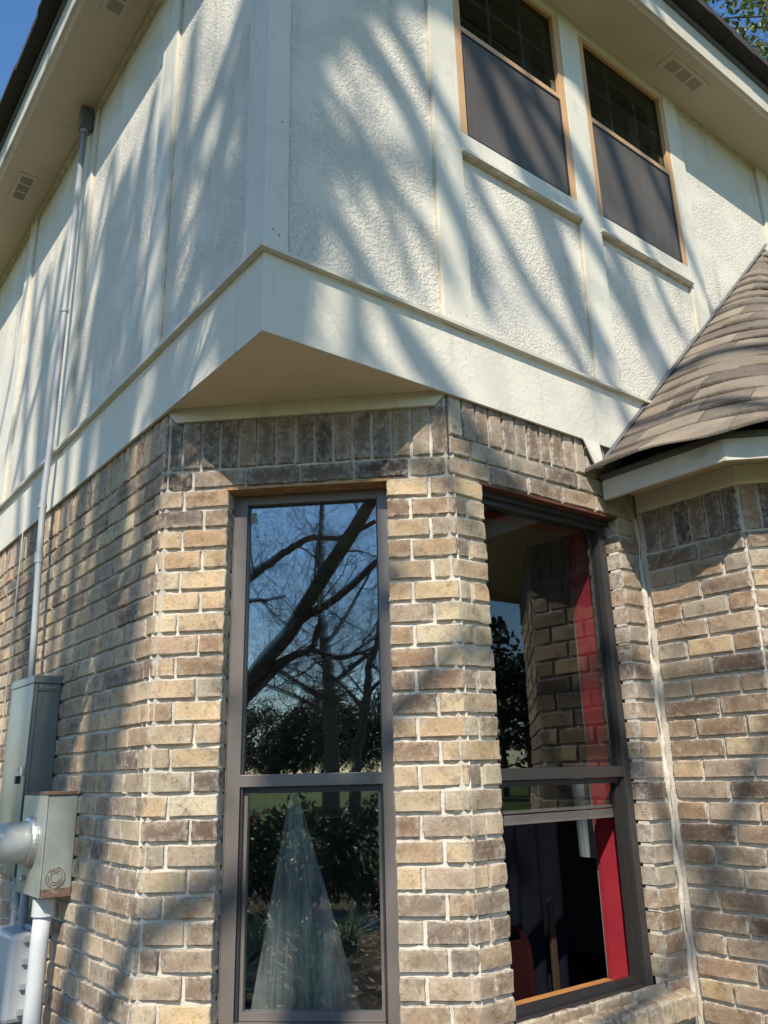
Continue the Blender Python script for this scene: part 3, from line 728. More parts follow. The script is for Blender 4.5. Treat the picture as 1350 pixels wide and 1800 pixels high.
wc = lower_window(cO-CN*.022, CU, CN, .275, .880, CBOT, ZH-.012, 1.568, 'tall bronze window in the chamfered corner', M_glass, fl=.051, fr=.044)
wf = lower_window(FO, FU, FN, FW0, 1.797, FBOT-.015, ZH-.02, 1.568, 'bronze window lined with red beside the bay', M_glassf, mat('shaded_bronze', (.055, .052, .052), .32, .4, var=(6, .12)), fr=.040, open_low=True)  # darker copy of the bronze, the frame's shade put into its colour
# dropped inner rail of the second window
b = MB(); b.ob(FO, FU, FN, FW0+.05, FW1-.05, -.16, -.13, 1.412, 1.446); b.ob(FO, FU, FN, FW0+.05, FW1-.05, -.155, -.135, 1.450, 1.462); b.build('inner_rail', M_bronze, wf, bevel=.002)
b = MB(); b.ob(cO, CU, CN, CW0-.012, CW1+.012, -.084, .001, ZH-.0115, ZH-.0015); x = b.build('steel_lintel', M_rust, house); 
b = MB(); b.ob(FO, FU, FN, FW0-.012, FW1+.004, -.062, -.0005, ZH-.0115, ZH-.0015); x = b.build('steel_lintel', M_redlin, house)
b = MB(); b.ob(FO, FU, FN, FW0, FW1, -.1, -.045, ZH-.034, ZH-.012); b.build('head_caulk', M_bronzed, wf)
for (o, u, n, s) in ((cO, CU, CN, CW0), (cO, CU, CN, CW1), (FO, FU, FN, 1.797)):
    b = MB(); b.ob(o, u, n, s-.004, s+.004, -.09, -.078, .85, ZH-.03); b.build('jamb_caulk', M_bronze, house)
# black mastic line at the arris
b = MB(); p = V((B0-.003, -BR-.001, 0)); b.tube([p+V((0, 0, 2.74)), p+V((0, 0, 2.99))], .0028, 6); b.build('mastic_joint', M_blk, house)
# security sensor pad on the first window
b = MB(); b.ob(cO, CU, CN, CW0+.056, CW0+.083, -.125, -.11, 2.55, 2.595); b.build('alarm_contact', M_trim, wc, bevel=.002)

# ---- upper windows
for wi, (w0, w1) in enumerate(UW):
    o, u, n = Z0, FU, FN; fw_ = .042 if wi == 0 else .038; zr = 4.932
    b = MB(); b.ob(o, u, n, w0, w0+fw_, -.085, .001, UZ0, UZ1-.002); b.ob(o, u, n, w1-fw_, w1, -.085, .001, UZ0, UZ1-.002)
    b.ob(o, u, n, w0+fw_, w1-fw_, -.085, -.004, UZ1-.022, UZ1-.002); b.ob(o, u, n, w0+fw_, w1-fw_, -.07, -.004, zr, zr+.03)
    b.ob(o, u, n, w0+fw_, w1-fw_, -.085, -.01, UZ0, UZ0+.008)
    w = b.build('window', M_tanfr, house, bevel=.001); w['label'] = ('left' if wi == 0 else 'right')+' upper sash window in a tan frame'
    b = MB(); b.ob(o, u, n, w0+fw_, w1-fw_, -.026, -.023, zr+.01, UZ1-.01); b.build('glass_pane', M_glassu, w)
    b = MB(); b.ob(o, u, n, w0+fw_, w1-fw_, -.060, -.057, UZ0+.01, zr-.0); b.build('glass_pane', M_glassu, w)
    b = MB(); ww = (w1-w0-2*fw_)
    for k in (1, 2): xk = w0+fw_+ww*k/3; b.ob(o, u, n, xk-.006, xk+.006, -.036, -.029, zr+.03, UZ1-.02)
    zk = (zr+.03+UZ1-.02)/2; b.ob(o, u, n, w0+fw_, w1-fw_, -.0365, -.0285, zk-.006, zk+.006); b.build('muntin_bars', mat('muntin_paint', (.34, .32, .27), .5), w)
    b = MB(); e = .012
    for q in ((w0+fw_, w0+fw_+e, UZ0+.008, zr), (w1-fw_-e, w1-fw_, UZ0+.008, zr), (w0+fw_+e, w1-fw_-e, UZ0+.008, UZ0+.018), (w0+fw_+e, w1-fw_-e, zr-.010, zr)): b.ob(o, u, n, q[0], q[1], -.016, -.004, q[2], q[3])
    sf = b.build('screen_frame', M_blk, w, bevel=.001)
    b = MB(); b.ob(o, u, n, w0+fw_+e-.001, w1-fw_-e+.001, -.010, -.0085, UZ0+.017, zr-.009); b.build('screen_mesh', M_screen, sf)
    b = MB(); b.ob(o, u, n, w0+fw_+e, w1-fw_-e, -.056, -.040, zr-.085, zr-.055); b.build('sash_rail', M_tanfr, w)
    # pale curtain at the right side of each room opening
    b = MB(); pts0 = []
    for i in range(13):
        xk = w1-.17+i*.012; pts0.append((xk, .20+.018*math.sin(i*1.9)))
    for i in range(12): b.face([(*pts0[i], UZ0-.1), (*pts0[i+1], UZ0-.1), (*pts0[i+1], zr-.1 if i < 6 else UZ1), (*pts0[i], zr-.16 if i < 6 else UZ1)])
    cu = b.build('curtain', M_inceil, w, smooth=True)

# ------------------------------------------------------------------ things on the left wall
LX = -BR   # brick face x
def rbox(b, x0, x1, y0, y1, z0, z1): b.box(x0, x1, y0, y1, z0, z1)
tb = empty('wiring_cabinet', (-.05, 2.0, 1.22), 'tall narrow grey-green metal electrical cabinet, padlocked, fixed behind the meter', 'cabinet')
b = MB(); b.box(-.098, LX-.001, 1.842, 2.20, 1.22, 2.030); b.build('housing', M_cab, tb, bevel=.003)
b = MB(); b.box(-.108, LX-.001, 1.832, 2.21, 2.031, 2.066); b.build('lid', M_cab, tb, bevel=.003)
b = MB(); b.box(-.106, -.0985, 1.836, 2.205, 1.225, 2.0295); b.box(-.097, -.085, 1.836, 1.8415, 1.225, 2.0295); b.build('door', M_cab, tb, bevel=.002)
b = MB(); b.box(-.083, LX-.004, 1.836, 1.8415, 2.0, 2.028); st_ = b.build('hinge_strap', M_cab, tb)
for x in (-.074, -.05, -.03, -.012):
    b = MB(); b.tube([(x, 1.8362, 2.014), (x, 1.8335, 2.014)], .004, 8); b.build('screw', M_steel, st_)
b = MB(); b.box(-.116, -.1065, 1.845, 1.872, 1.632, 1.668); hp = b.build('hasp', M_steel, tb, bevel=.001)
b = MB(); b.box(-.138, -.117, 1.842, 1.868, 1.598, 1.632); pl_ = b.build('padlock', M_blk, tb, bevel=.004)
b = MB(); b.tube([(-.127, 1.846, 1.63), (-.127, 1.846, 1.652), (-.127, 1.855, 1.660), (-.127, 1.864, 1.652), (-.127, 1.864, 1.63)], .003, 8); b.build('shackle', M_steel, pl_)
mt = empty('electric_meter', (-.05, 1.63, 1.172), 'square meter socket with round glass meter and rusty knockout on the brick wall', 'electric meter')
b = MB(); b.box(-.100, LX-.001, 1.470, 1.79, 1.172, 1.552); b.build('housing', M_meter, mt, bevel=.004)
b = MB(); b.box(-.1085, LX+.002, 1.464, 1.796, 1.5525, 1.566); b.build('top_lip', M_rustm, mt, bevel=.002)
b = MB(); b.box(-.107, -.1005, 1.467, 1.793, 1.175, 1.5515); b.build('cover', M_meter, mt, bevel=.002)
MC = V((-.107, 1.632, 1.372))
b = MB(); b.tube([MC, MC+V((-.012, 0, 0)), MC+V((-.020, 0, 0)), MC+V((-.024, 0, 0))], [.098, .098, .094, .084], 36); b.build('sealing_ring', M_steel, mt, smooth=False, bevel=.001)
b = MB(); b.tube([MC+V((-.018, 0, 0)), MC+V((-.10, 0, 0)), MC+V((-.135, 0, 0)), MC+V((-.148, 0, 0))], [.083, .080, .076, .062], 36); mg = b.build('meter_glass', mixtrans_mat('meter_glass_mat', (.62, .63, .58), .55, .12), mt, smooth=True)
b = MB(); b.tube([MC+V((-.02, 0, 0)), MC+V((-.118, 0, 0))], [.068, .066], 28); b.build('register', M_pvcl, mt)
b = MB(); b.tube([MC+V((-.119, 0, 0)), MC+V((-.123, 0, 0))], [.06, .06], 28); b.build('dial_plate', M_steel, mt)
b = MB()
for k in range(5): c0 = MC+V((-.124, -.035+.0175*k, .012)); b.tube([c0, c0+V((-.002, 0, 0))], .0075, 14)
b.box(MC.x-.1255, MC.x-.1235, MC.y-.03, MC.y+.03, MC.z-.035, MC.z-.018); b.build('dials', M_blk, mt)
KO = V((-.048, 1.4695, 1.245))
b = MB(); b.disc(KO, (0, -1, 0), .040, .0012, 30); kb = b.build('knockout', M_meter, mt)
b = MB()
for r in (.036, .027, .018): 
    pts = [KO+V((math.cos(t)*r, -.002, math.sin(t)*r)) for t in [i*math.pi/15 for i in range(31)]]; b.tube(pts, .0016, 5, cap=False)
b.build('knockout_ring', M_rustm, kb)
b = MB(); b.box(-.098, LX-.002, 1.4675, 1.4697, 1.174, 1.205); b.build('rust_streak', M_rustm, mt)
b = MB(); b.tube([(-.108, 1.71, 1.24), (-.115, 1.70, 1.236), (-.116, 1.68, 1.226), (-.112, 1.665, 1.24)], .004, 6); b.box(-.112, -.1075, 1.70, 1.73, 1.225, 1.25); b.build('seal_tag', M_steel, mt)
# conduits
cx = -.062
def pipe(name, pts, r, m_, label, cat, couplings=(), straps=(), k=16):
    e = empty(name, (pts[-1][0], pts[-1][1], min(p[2] for p in pts)), label, cat)
    b = MB(); b.tube(pts, r, k); b.build('pipe', m_, e, smooth=True)
    for (p, q) in couplings: b = MB(); b.tube([p, q], r*1.28, k); b.build('coupling', m_, e, bevel=.001)
    for p in straps: b = MB(); b.box(p[0]-r-.004, .0, p[1]-.03, p[1]+.03, p[2]-.01, p[2]+.01); b.build('strap', M_steel, e)
    return e
rz = pipe('riser_conduit', [(-.050, 2.20, 5.43), (-.052, 2.195, 4.2), (-.055, 2.19, 3.30), (-.060, 2.19, 3.05), (-.058, 2.16, 2.7), (-.052, 2.12, 2.30), (-.05, 2.10, 2.068)], .0165, M_pvc,
     'tall grey conduit riser climbing the stucco from the cabinet to the eave', 'conduit', couplings=[((-.052, 2.195, 4.13), (-.052, 2.195, 4.15)), ((-.060, 2.188, 2.96), (-.060, 2.189, 2.985)), ((-.0585, 2.165, 2.72), (-.0575, 2.158, 2.66))])
b = MB(); b.box(-.085, -.012, 2.168, 2.232, 5.40, 5.555); fb = b.build('junction_body', mat('dark_pvc', (.10, .115, .12), .5), rz, bevel=.008)
b = MB(); b.tube([(-.052, 2.198, 5.375), (-.051, 2.199, 5.40)], .024, 16); b.build('junction_collar', M_pvc, rz)
pipe('service_conduit', [(-.055, 1.555, 1.171), (-.060, 1.555, 1.0), (-.060, 1.555, .6), (-.060, 1.555, 0)], .034, M_pvcl, 'thick pale service conduit dropping from the meter socket to the ground', 'conduit', couplings=[((-.055, 1.555, 1.165), (-.056, 1.555, 1.10))], k=24)
pipe('cabinet_conduit', [(-.035, 1.90, 1.219), (-.035, 1.90, 1.05), (-.035, 1.90, 0)], .017, M_pvc, 'thin grey conduit under the cabinet, nearer the corner', 'conduit', couplings=[((-.035, 1.90, 1.10), (-.035, 1.90, 1.06))])
pipe('cabinet_conduit', [(-.035, 2.02, 1.219), (-.035, 2.02, 1.05), (-.035, 2.02, 0)], .017, M_pvc, 'thin grey conduit under the cabinet, at the picture edge', 'conduit', couplings=[((-.035, 2.02, 1.12), (-.035, 2.02, 1.08))])
# telephone network box
tl = empty('telephone_box', (-.06, 1.86, .66), 'pale blue-grey plastic utility box with clips beside the thick conduit', 'utility box')
b = MB(); b.box(-.125, -.03, 1.72, 2.02, .70, 1.02); b.build('cover', M_pvcl, tl, bevel=.018)
b = MB(); b.box(-.03, LX-.001, 1.70, 2.03, .68, 1.035); bp = b.build('back_plate', M_pvc, tl, bevel=.006)
for zz in (.74, .83, .92, 1.0):
    b = MB(); b.box(-.075, -.02, 1.704, 1.7195, zz-.012, zz+.012); b.build('clip', M_pvc, tl, bevel=.002)
b = MB(); b.tube([(-.004, 2.77, 2.985), (-.003, 2.755, 2.5), (-.003, 2.74, 2.0), (-.004, 2.75, 1.4), (-.004, 2.76, 0)], .0035, 6)
tag(b.build('cable', M_cable, None), 'thin pale cable running down the brick at the left edge', 'cable')

# ------------------------------------------------------------------ things inside the ground-floor room
ln = empty('lantern_light', (1.12, 1.32, 2.36), 'dark hexagonal lantern hanging from the ceiling behind the corner window', 'lantern')
c0 = V((1.12, 1.32, 0)); iron = mat('dark_iron', (.02, .02, .02), .4, .6)
b = MB(); b.tube([c0+V((0, 0, 2.737)), c0+V((0, 0, 2.715))], [.06, .05], 20); b.build('canopy', iron, ln)
b = MB(); b.tube([c0+V((0, 0, 2.715)), c0+V((0, 0, 2.6))], .006, 8); b.build('stem', iron, ln)
b = MB(); tp = [c0+V((math.cos(k*math.pi/3)*.10, math.sin(k*math.pi/3)*.10, 2.56)) for k in range(6)]; bt = [c0+V((math.cos(k*math.pi/3)*.075, math.sin(k*math.pi/3)*.075, 2.38)) for k in range(6)]
for k in range(6):
    b.tube([tp[k], tp[(k+1) % 6]], .006, 6); b.tube([bt[k], bt[(k+1) % 6]], .006, 6); b.tube([tp[k], bt[k]], .006, 6); b.tube([tp[k], c0+V((0, 0, 2.62))], .005, 6)
b.build('cage', iron, ln)
b = MB()
for k in range(3): a = k*2.1; p = c0+V((math.cos(a)*.03, math.sin(a)*.03, 2.40)); b.tube([p, p+V((0, 0, .08))], .009, 8)
b.build('candle_tubes', M_trim, ln)
# gauzy cone (sheer cloth gathered at the top)
apx = cO+CU*.497-CN*.19; 
b = MB(); NS = 72; rows = 16
for j in range(rows+1):
    t = j/rows; zz = 1.556-(1.556-.50)*t; W_ = .012+.27*t; cxs = .497+.062*t
    for i in range(NS+1):
        a = i/NS; ww = (a-.5)*2
        fold = math.sin(a*34+.8*math.sin(a*9))*.022*t+math.sin(a*71)*.006*t
        p = cO+CU*(cxs+ww*W_*(1+.03*math.sin(a*30)))-CN*(.19+.07*t-fold-.11*t*math.cos(ww*1.5)); b.vt((p.x, p.y, zz))
for j in range(rows):
    for i in range(NS): q = j*(NS+1)+i; b.f.append([q, q+1, q+NS+2, q+NS+1])
dr = b.build('sheer_drape', streak_alpha(mixtrans_mat('sheer_cloth', (.90, .94, .96), .52, translucent=True), .38, 1.0), None, smooth=True)
tag(dr, 'translucent white sheer cloth gathered to a point behind the lower pane', 'drape')
# dark blue folded curtains, red chair, pale towel, wooden slat behind second window
b = MB()
for j in range(2):
    for i in range(41):
        a = i/40; b.vt((1.35+a*.55, .58+.03*math.sin(a*26), 1.38 if j else .45))
for i in range(40): b.f.append([i, i+1, i+42, i+41])
tag(b.build('folded_curtain', mat('navy_cloth', (.003, .004, .008), .8, spec=.1), None, smooth=True), 'dark navy folded cloth hanging behind the red-lined window', 'curtain')
b = MB(); b.tube([(2.04, .50, 1.57), (2.06, .50, 1.23)], [.075, .082], 20); b.disc((2.06, .50, 1.222), (0, 0, 1), .06, .01)
tag(b.build('paper_shade', mat('pale_shade', (.22, .27, .29), .8), None, smooth=False), 'pale grey-blue cylinder shade behind the second window', 'lamp shade')
ch = empty('red_chair', (1.46, .47, .15), 'red chair back low behind the second window', 'chair')
M_dred = mat('dark_red_paint', (.014, .0015, .002), .8, spec=.1)
b = MB(); b.tube([(1.33, .46, .72), (1.35, .46, .93), (1.40, .46, 1.0), (1.47, .46, 1.0), (1.52, .46, .93), (1.54, .46, .72)], .016, 10); b.box(1.35, 1.52, .452, .468, .66, .96); b.build('backrest', M_dred, ch, bevel=.003)
b = MB(); b.box(1.31, 1.56, .44, .50+.18, .58, .61); b.build('seat', M_dred, ch, bevel=.004)
for (x, y) in ((1.33, .46), (1.54, .46), (1.33, .66), (1.54, .66)): b = MB(); b.tube([(x, y, .151), (x, y, .58)], .013, 8); b.build('leg', M_dred, ch)
b = MB(); b.box(1.70, 1.73, .49, .505, .152, 1.08); tag(b.build('wooden_post', mat('dark_wood', (.028, .013, .006), .7), None, bevel=.002), 'upright wooden slat standing behind the second window', 'post')

# ------------------------------------------------------------------ ground
def sheet(name, pts, z, m_, kind='structure'):
    b = MB(); b.face([(x, y, z) for x, y in pts]); o = b.build(name, m_, None, origin=(0, 0, 0)); tag(o, kind=kind); return o
M_grass = mat('lawn', (.11, .14, .045), .95, spec=.1, var=(.6, .3), stain=[(3, (.16, .14, .06), .56, .5)], bump=(60, 1, .03))
M_mulch = mat('mulch_soil', (.12, .088, .06), .95, spec=.1, var=(4, .4), stain=[(25, (.28, .21, .14), .57, .7), (9, (.05, .07, .03), .6, .5)], bump=(40, 1, .03))
M_pave = mat('paving', (.20, .19, .185), .85, var=(3, .2), stain=(12, (.10, .09, .08), .6, .6), bump=(30, .4, .01))
sheet('ground', [(-900, -900), (900, -900), (900, 900), (-900, 900)], 0, M_grass)
sheet('planting_bed', [(-9.5, -6.5), (-1.2, -8.0), (1.6, -2.2), (.85, .05), (.05, .8), (.05, 6), (-8, 6)], .004, M_mulch)
b = MB(); rp = random.Random(3)
for i in range(26):
    for j in range(3):
        t = i/25; cxp, cyp = -1.3-3.6*t-.8*t*t, -2.9-2.6*t+1.1*t*t
        q = V((cxp+.38*(j-1)*.45, cyp-.38*(j-1)*.55, 0)); w = .17
        b.box(q.x-w, q.x+w, q.y-w*.6, q.y+w*.6, .005, .03+rp.uniform(0, .006))
tag(b.build('path', M_pave, None, bevel=.004), kind='structure')

# ------------------------------------------------------------------ vegetation
def leafquad(mb, p, d, side, L_, W_, c, fold=0):
    k = len(mb.v); p = V(p); d = V(d); side = V(side); nn = d.cross(side)
    for (a, w) in ((0, 0), (.35, .5), (.7, .42), (1, 0), (.7, -.42), (.35, -.5)): mb.vt(p+d*(a*L_)+side*(w*W_)+nn*(abs(w)*fold*W_), c)
    mb.f.append([k, k+1, k+2, k+3, k+4, k+5])
def rv(r): 
    while True:
        v = V((r.uniform(-1, 1), r.uniform(-1, 1), r.uniform(-1, 1)))
        if .1 < v.length < 1: return v.normalized()
def wander(r, p, d, L_, n, curl, upb=0):
    p = V(p); d = V(d).normalized(); out = [p.copy()]
    for i in range(n):
        d = (d+rv(r)*curl+V((0, 0, upb))).normalized(); p = p+d*(L_/n); out.append(p.copy())
    return out
def grow(mbs, r, pts, rad, lvl, maxl, dens, lens, curl=.28, tips=None, zmin=-9):
    """spawn branches along a polyline; mbs[0] thick wood, mbs[1] twigs"""
    if lvl > maxl: return
    n = dens[lvl]; L0 = lens[lvl]
    for i in range(n):
        t = (i+r.random())/n*(len(pts)-1); t = max(.25*(len(pts)-1) if lvl == 0 and len(pts) > 6 else .1, t)
        k = min(int(t), len(pts)-2); p = pts[k].lerp(pts[k+1], t-k); ax = (pts[k+1]-pts[k]).normalized()
        pr = rad*(1-.75*t/(len(pts)-1)); side = ax.cross(rv(r)).normalized()
        d = (ax*r.uniform(.35, .9)+side).normalized()
        L_ = L0*r.uniform(.5, 1.25); rr_ = min(pr*.55, L_*.016+.001)
        m_ = 6 if lvl < 2 else (4 if lvl == 2 else 3)
        q = wander(r, p, d, L_, m_, curl, .05)
        if q[-1].z < zmin: continue
        tgt = mbs[0] if rr_ > .02 else mbs[1]
        tgt.tube(q, [max(.0013, rr_*(1-.82*j/m_)) for j in range(m_+1)], 6 if rr_ > .02 else 3, cap=False)
        if tips is not None and lvl == maxl: tips.append((q[-1], (q[-1]-q[-2]).normalized()))
        grow(mbs, r, q, rr_, lvl+1, maxl, dens, lens, curl, tips, zmin)
def limb(mb, pts, r0, r1, k=12, r=None):
    """smooth a hand-laid limb line and add it"""
    P_ = [V(p) for p in pts]; out = []
    for i in range(len(P_)-1):
        a, b_, c_, d_ = P_[max(i-1, 0)], P_[i], P_[i+1], P_[min(i+2, len(P_)-1)]
        for s in range(4):
            t = s/4; out.append(.5*((2*b_)+(c_-a)*t+(2*a-5*b_+4*c_-d_)*t*t+(3*b_-a-3*c_+d_)*t**3))
    out.append(P_[-1]); n = len(out)
    if r: out = [p+rv(r)*r0*.12 if 0 < i < n-1 else p for i, p in enumerate(out)]
    mb.tube(out, [r0+(r1-r0)*(i/(n-1)) for i in range(n)], k); return out

# big bare tree: its low limbs show in the corner window, its crown dapples the walls
ra = random.Random(21)
TA = empty('bare_tree', (-8.25, -2.6, 0), 'large leafless tree with leaning limbs reflected in the corner window', 'tree')
wood, tw = MB(), MB()
trunk = limb(wood, [(-8.25, -2.6, -.05), (-8.2, -2.75, .9), (-7.95, -3.3, 2.0), (-7.57, -3.79, 2.57), (-7.3, -3.85, 2.84), (-7.0, -3.95, 3.19), (-6.66, -4.1, 3.52), (-6.34, -4.21, 3.91), (-6.01, -4.33, 4.33), (-5.67, -4.45, 4.73), (-5.38, -4.5, 5.05), (-5.14, -4.5, 5.28), (-4.9, -4.7, 6.2), (-4.95, -4.85, 7.6), (-4.95, -4.95, 9.2)], .155, .055, 14)
trunk2 = limb(wood, [(-8.1, -2.95, 1.4), (-8.0, -3.1, 3.4), (-7.2, -3.4, 5.5), (-6.4, -4.0, 7.6), (-5.9, -4.6, 9.4), (-5.9, -5.0, 11.2)], .20, .06, 12)
lows = [
 ([(-8.0, -3.1, 3.2), (-7.8, -3.6, 4.1), (-7.48, -3.91, 4.44), (-7.14, -4.06, 4.63), (-6.8, -4.18, 4.77), (-6.45, -4.31, 4.87), (-6.12, -4.41, 4.83), (-5.82, -4.47, 4.77), (-5.3, -4.6, 4.9)], .075, .03),
 ([(-7.35, -3.9, 2.8), (-7.15, -4.04, 3.0), (-6.78, -4.21, 3.2), (-6.42, -4.35, 3.29), (-6.21, -4.3, 3.5), (-6.0, -4.24, 3.66)], .085, .03),
 ([(-6.42, -4.33, 3.29), (-6.09, -4.45, 3.16), (-5.89, -4.54, 3.12), (-5.66, -4.66, 3.17), (-5.49, -4.7, 2.99), (-5.34, -4.72, 2.88)], .045, .02),
 ([(-6.6, -4.15, 3.58), (-6.48, -4.28, 3.76), (-6.04, -4.35, 3.87), (-5.59, -4.43, 4.07), (-5.12, -4.52, 4.32), (-4.8, -4.6, 4.5)], .075, .04),
 ([(-7.9, -3.5, 3.9), (-7.48, -3.92, 4.1), (-7.33, -4.13, 4.12), (-7.15, -4.38, 4.2)], .04, .02)]
LP = [limb(wood, *l, 8, ra) for l in lows]
highs = [  # crown limbs between the sun and the walls
 ([(-4.95, -4.9, 8.4), (-5.1, -5.2, 9.6), (-4.95, -5.02, 10.95), (-4.9, -5.01, 10.83), (-4.79, -5.01, 10.71), (-4.67, -5.01, 10.59), (-4.55, -5.01, 10.44), (-4.43, -5.01, 10.24), (-4.33, -5.01, 10.09)], .075, .04),
 ([(-5.9, -5.0, 11.0), (-5.6, -5.3, 11.5), (-5.41, -5.51, 11.71), (-5.37, -5.59, 11.78), (-5.34, -5.68, 11.89), (-5.29, -5.76, 12.0), (-5.24, -5.84, 12.06), (-5.15, -5.93, 12.02), (-5.13, -6.01, 11.92)], .07, .03),
 ([(-4.95, -4.95, 9.0), (-4.6, -4.6, 10.4), (-4.38, -4.5, 11.2), (-4.29, -4.51, 11.09), (-4.27, -4.57, 11.05), (-4.21, -4.63, 11.06), (-4.11, -4.69, 11.02), (-4.06, -4.76, 10.95), (-4.04, -4.82, 10.89), (-4.0, -4.88, 10.81), (-3.95, -4.94, 10.65), (-3.93, -5.01, 10.52)], .095, .05),
 ([(-5.9, -5.0, 11.2), (-5.4, -5.3, 12.3), (-5.06, -5.51, 12.64), (-5.03, -5.57, 12.63), (-4.92, -5.63, 12.54), (-4.87, -5.7, 12.46), (-4.82, -5.76, 12.41), (-4.7, -5.82, 12.2), (-4.54, -5.88, 12.0), (-4.33, -5.95, 11.83), (-4.26, -6.01, 11.7)], .075, .04),
 ([(-4.6, -4.6, 10.4), (-4.0, -4.4, 11.2), (-3.52, -4.51, 11.38), (-3.47, -4.59, 11.3), (-3.39, -4.67, 11.14), (-3.3, -4.76, 11.02), (-3.24, -4.84, 10.85), (-3.19, -4.92, 10.64), (-3.1, -5.01, 10.51)], .08, .04),
 ([(-3.9, -4.45, 11.2), (-3.3, -4.8, 12.0), (-2.97, -5.01, 12.07), (-2.8, -5.01, 11.67), (-2.7, -5.01, 11.38), (-2.56, -5.01, 11.08), (-2.44, -5.01, 10.92)], .06, .03),
 ([(-4.95, -4.9, 8.8), (-4.9, -5.0, 10.6), (-5.0, -4.8, 11.6), (-5.13, -4.76, 11.71), (-5.26, -4.64, 11.67), (-5.38, -4.58, 11.67), (-5.51, -4.59, 11.56)], .075, .04),
 ([(-5.0, -4.85, 9.0), (-4.6, -4.5, 9.9), (-4.51, -4.47, 10.23), (-4.61, -4.44, 10.33), (-4.71, -4.36, 10.41), (-4.81, -4.27, 10.43), (-4.91, -4.13, 10.33), (-5.01, -4.08, 10.3)], .06, .03),
 ([(-5.9, -5.0, 11.0), (-6.0, -5.2, 12.2), (-6.01, -5.29, 13.4), (-6.01, -5.27, 13.3), (-6.01, -5.21, 13.02), (-6.01, -5.07, 12.64)], .06, .03),
 ([(-5.9, -4.7, 9.9), (-5.3, -4.0, 11.2), (-5.01, -3.76, 11.71), (-5.13, -3.8, 11.5), (-5.26, -3.73, 11.32), (-5.38, -3.77, 11.16), (-5.51, -3.73, 11.03)], .07, .035),
 ([(-6.2, -4.2, 8.4), (-5.0, -3.3, 10.4), (-4.51, -2.94, 11.05), (-4.67, -2.9, 10.87), (-4.84, -2.93, 10.59), (-5.01, -3.03, 10.39)], .055, .03),
 ([(-6.9, -3.6, 6.4), (-5.0, -3.1, 8.0), (-3.7, -2.5, 8.5), (-3.51, -2.28, 7.9), (-3.38, -2.14, 7.34), (-3.25, -1.95, 6.76), (-3.13, -1.77, 6.18), (-3.0, -1.62, 5.57)], .085, .06),
 ([(-6.0, -3.8, 8.6), (-5.3, -2.6, 11.2), (-5.01, -2.37, 11.96), (-5.01, -2.24, 11.29), (-5.01, -1.93, 10.78), (-5.01, -1.79, 10.48)], .06, .03),
 ([(-4.95, -4.9, 8.2), (-5.0, -4.95, 9.6), (-5.01, -4.91, 10.34), (-4.84, -4.59, 9.98), (-4.67, -4.15, 9.66), (-4.51, -3.49, 9.39)], .05, .03),
 ([(-3.3, -4.76, 11.0), (-3.5, -5.4, 11.7), (-3.1, -5.8, 11.4), (-2.7, -6.0, 10.8), (-2.35, -6.2, 10.0)], .055, .03),
 ([(-3.4, -4.7, 11.1), (-3.9, -5.6, 11.5), (-3.6, -6.0, 10.9), (-3.3, -6.2, 10.2), (-3.1, -6.3, 9.4)], .055, .03),
 ([(-4.4, -4.9, 10.2), (-4.3, -5.6, 10.3), (-4.0, -5.95, 9.7), (-3.75, -6.1, 9.0), (-3.6, -6.1, 8.2)], .05, .03),
 ([(-4.4, -4.9, 10.2), (-3.9, -5.4, 10.0), (-3.4, -5.7, 9.5), (-3.0, -5.9, 8.9)], .045, .025),
 ([(-5.1, -4.7, 6.4), (-4.4, -4.4, 7.2), (-3.7, -4.0, 7.6), (-3.1, -3.4, 7.4), (-2.6, -3.1, 6.9)], .06, .03),
 ([(-6.4, -4.0, 7.4), (-5.6, -4.2, 8.2), (-4.6, -4.4, 8.3), (-3.9, -4.2, 8.0), (-3.2, -4.3, 8.1)], .07, .03),
 ([(-4.9, -4.7, 6.2), (-4.3, -5.0, 7.3), (-3.5, -5.1, 8.0), (-2.7, -5.1, 8.3)], .06, .03)]
for (src, off, rr_) in ((0, (.15, -.1, -.45), .05), (0, (-.2, .1, .5), .045), (1, (.3, 0, .1), .04), (3, (.5, -.05, .35), .06), (4, (.25, 0, .3), .05), (4, (.55, -.1, -.1), .045), (5, (.2, 0, .5), .05), (5, (.5, 0, .1), .045), (2, (-.25, 0, -.3), .045),
                      (6, (0, .25, -.1), .05), (6, (0, -.3, .3), .04), (7, (0, .3, .1), .05), (7, (0, .55, -.3), .04), (9, (0, .25, .1), .05), (9, (0, .5, .4), .045), (10, (0, .3, -.2), .05), (10, (0, .6, .2), .045), (12, (0, .35, 0), .05), (12, (0, -.3, .2), .045), (8, (0, .3, -.4), .05), (6, (-.1, .5, -.2), .045), (9, (0, -.35, -.2), .045), (10, (0, -.35, .3), .045), (12, (0, .7, .3), .045), (13, (0, .2, .35), .035)):
    P_, a_, c_ = highs[src]; o_ = V(off)
    highs.append(([P_[0], tuple(V(P_[1])+o_*.6+rv(ra)*.1)] + [tuple(V(p)+o_+rv(ra)*.05) for p in P_[2::2]], rr_, rr_*.55))
HP = [limb(wood, *l, 8, ra) for l in highs]
for p_, d_ in ((trunk, 9), (trunk2, 3)): grow((wood, tw), ra, p_, .06, 0, 3, [d_, 5, 4, 3], [1.6, .9, .5, .28], .3, zmin=2.2)
for p_ in LP: grow((wood, tw), ra, p_, .05, 0, 3, [8, 5, 5, 4], [1.3, .8, .5, .28], .34, zmin=2.0)
for p_ in HP: grow((wood, tw), ra, p_, .045, 0, 2, [4, 3, 2], [.8, .45, .3], .3)
wood.build('trunk', M_bark, TA, smooth=True); tw.build('twigs', M_twig, TA)

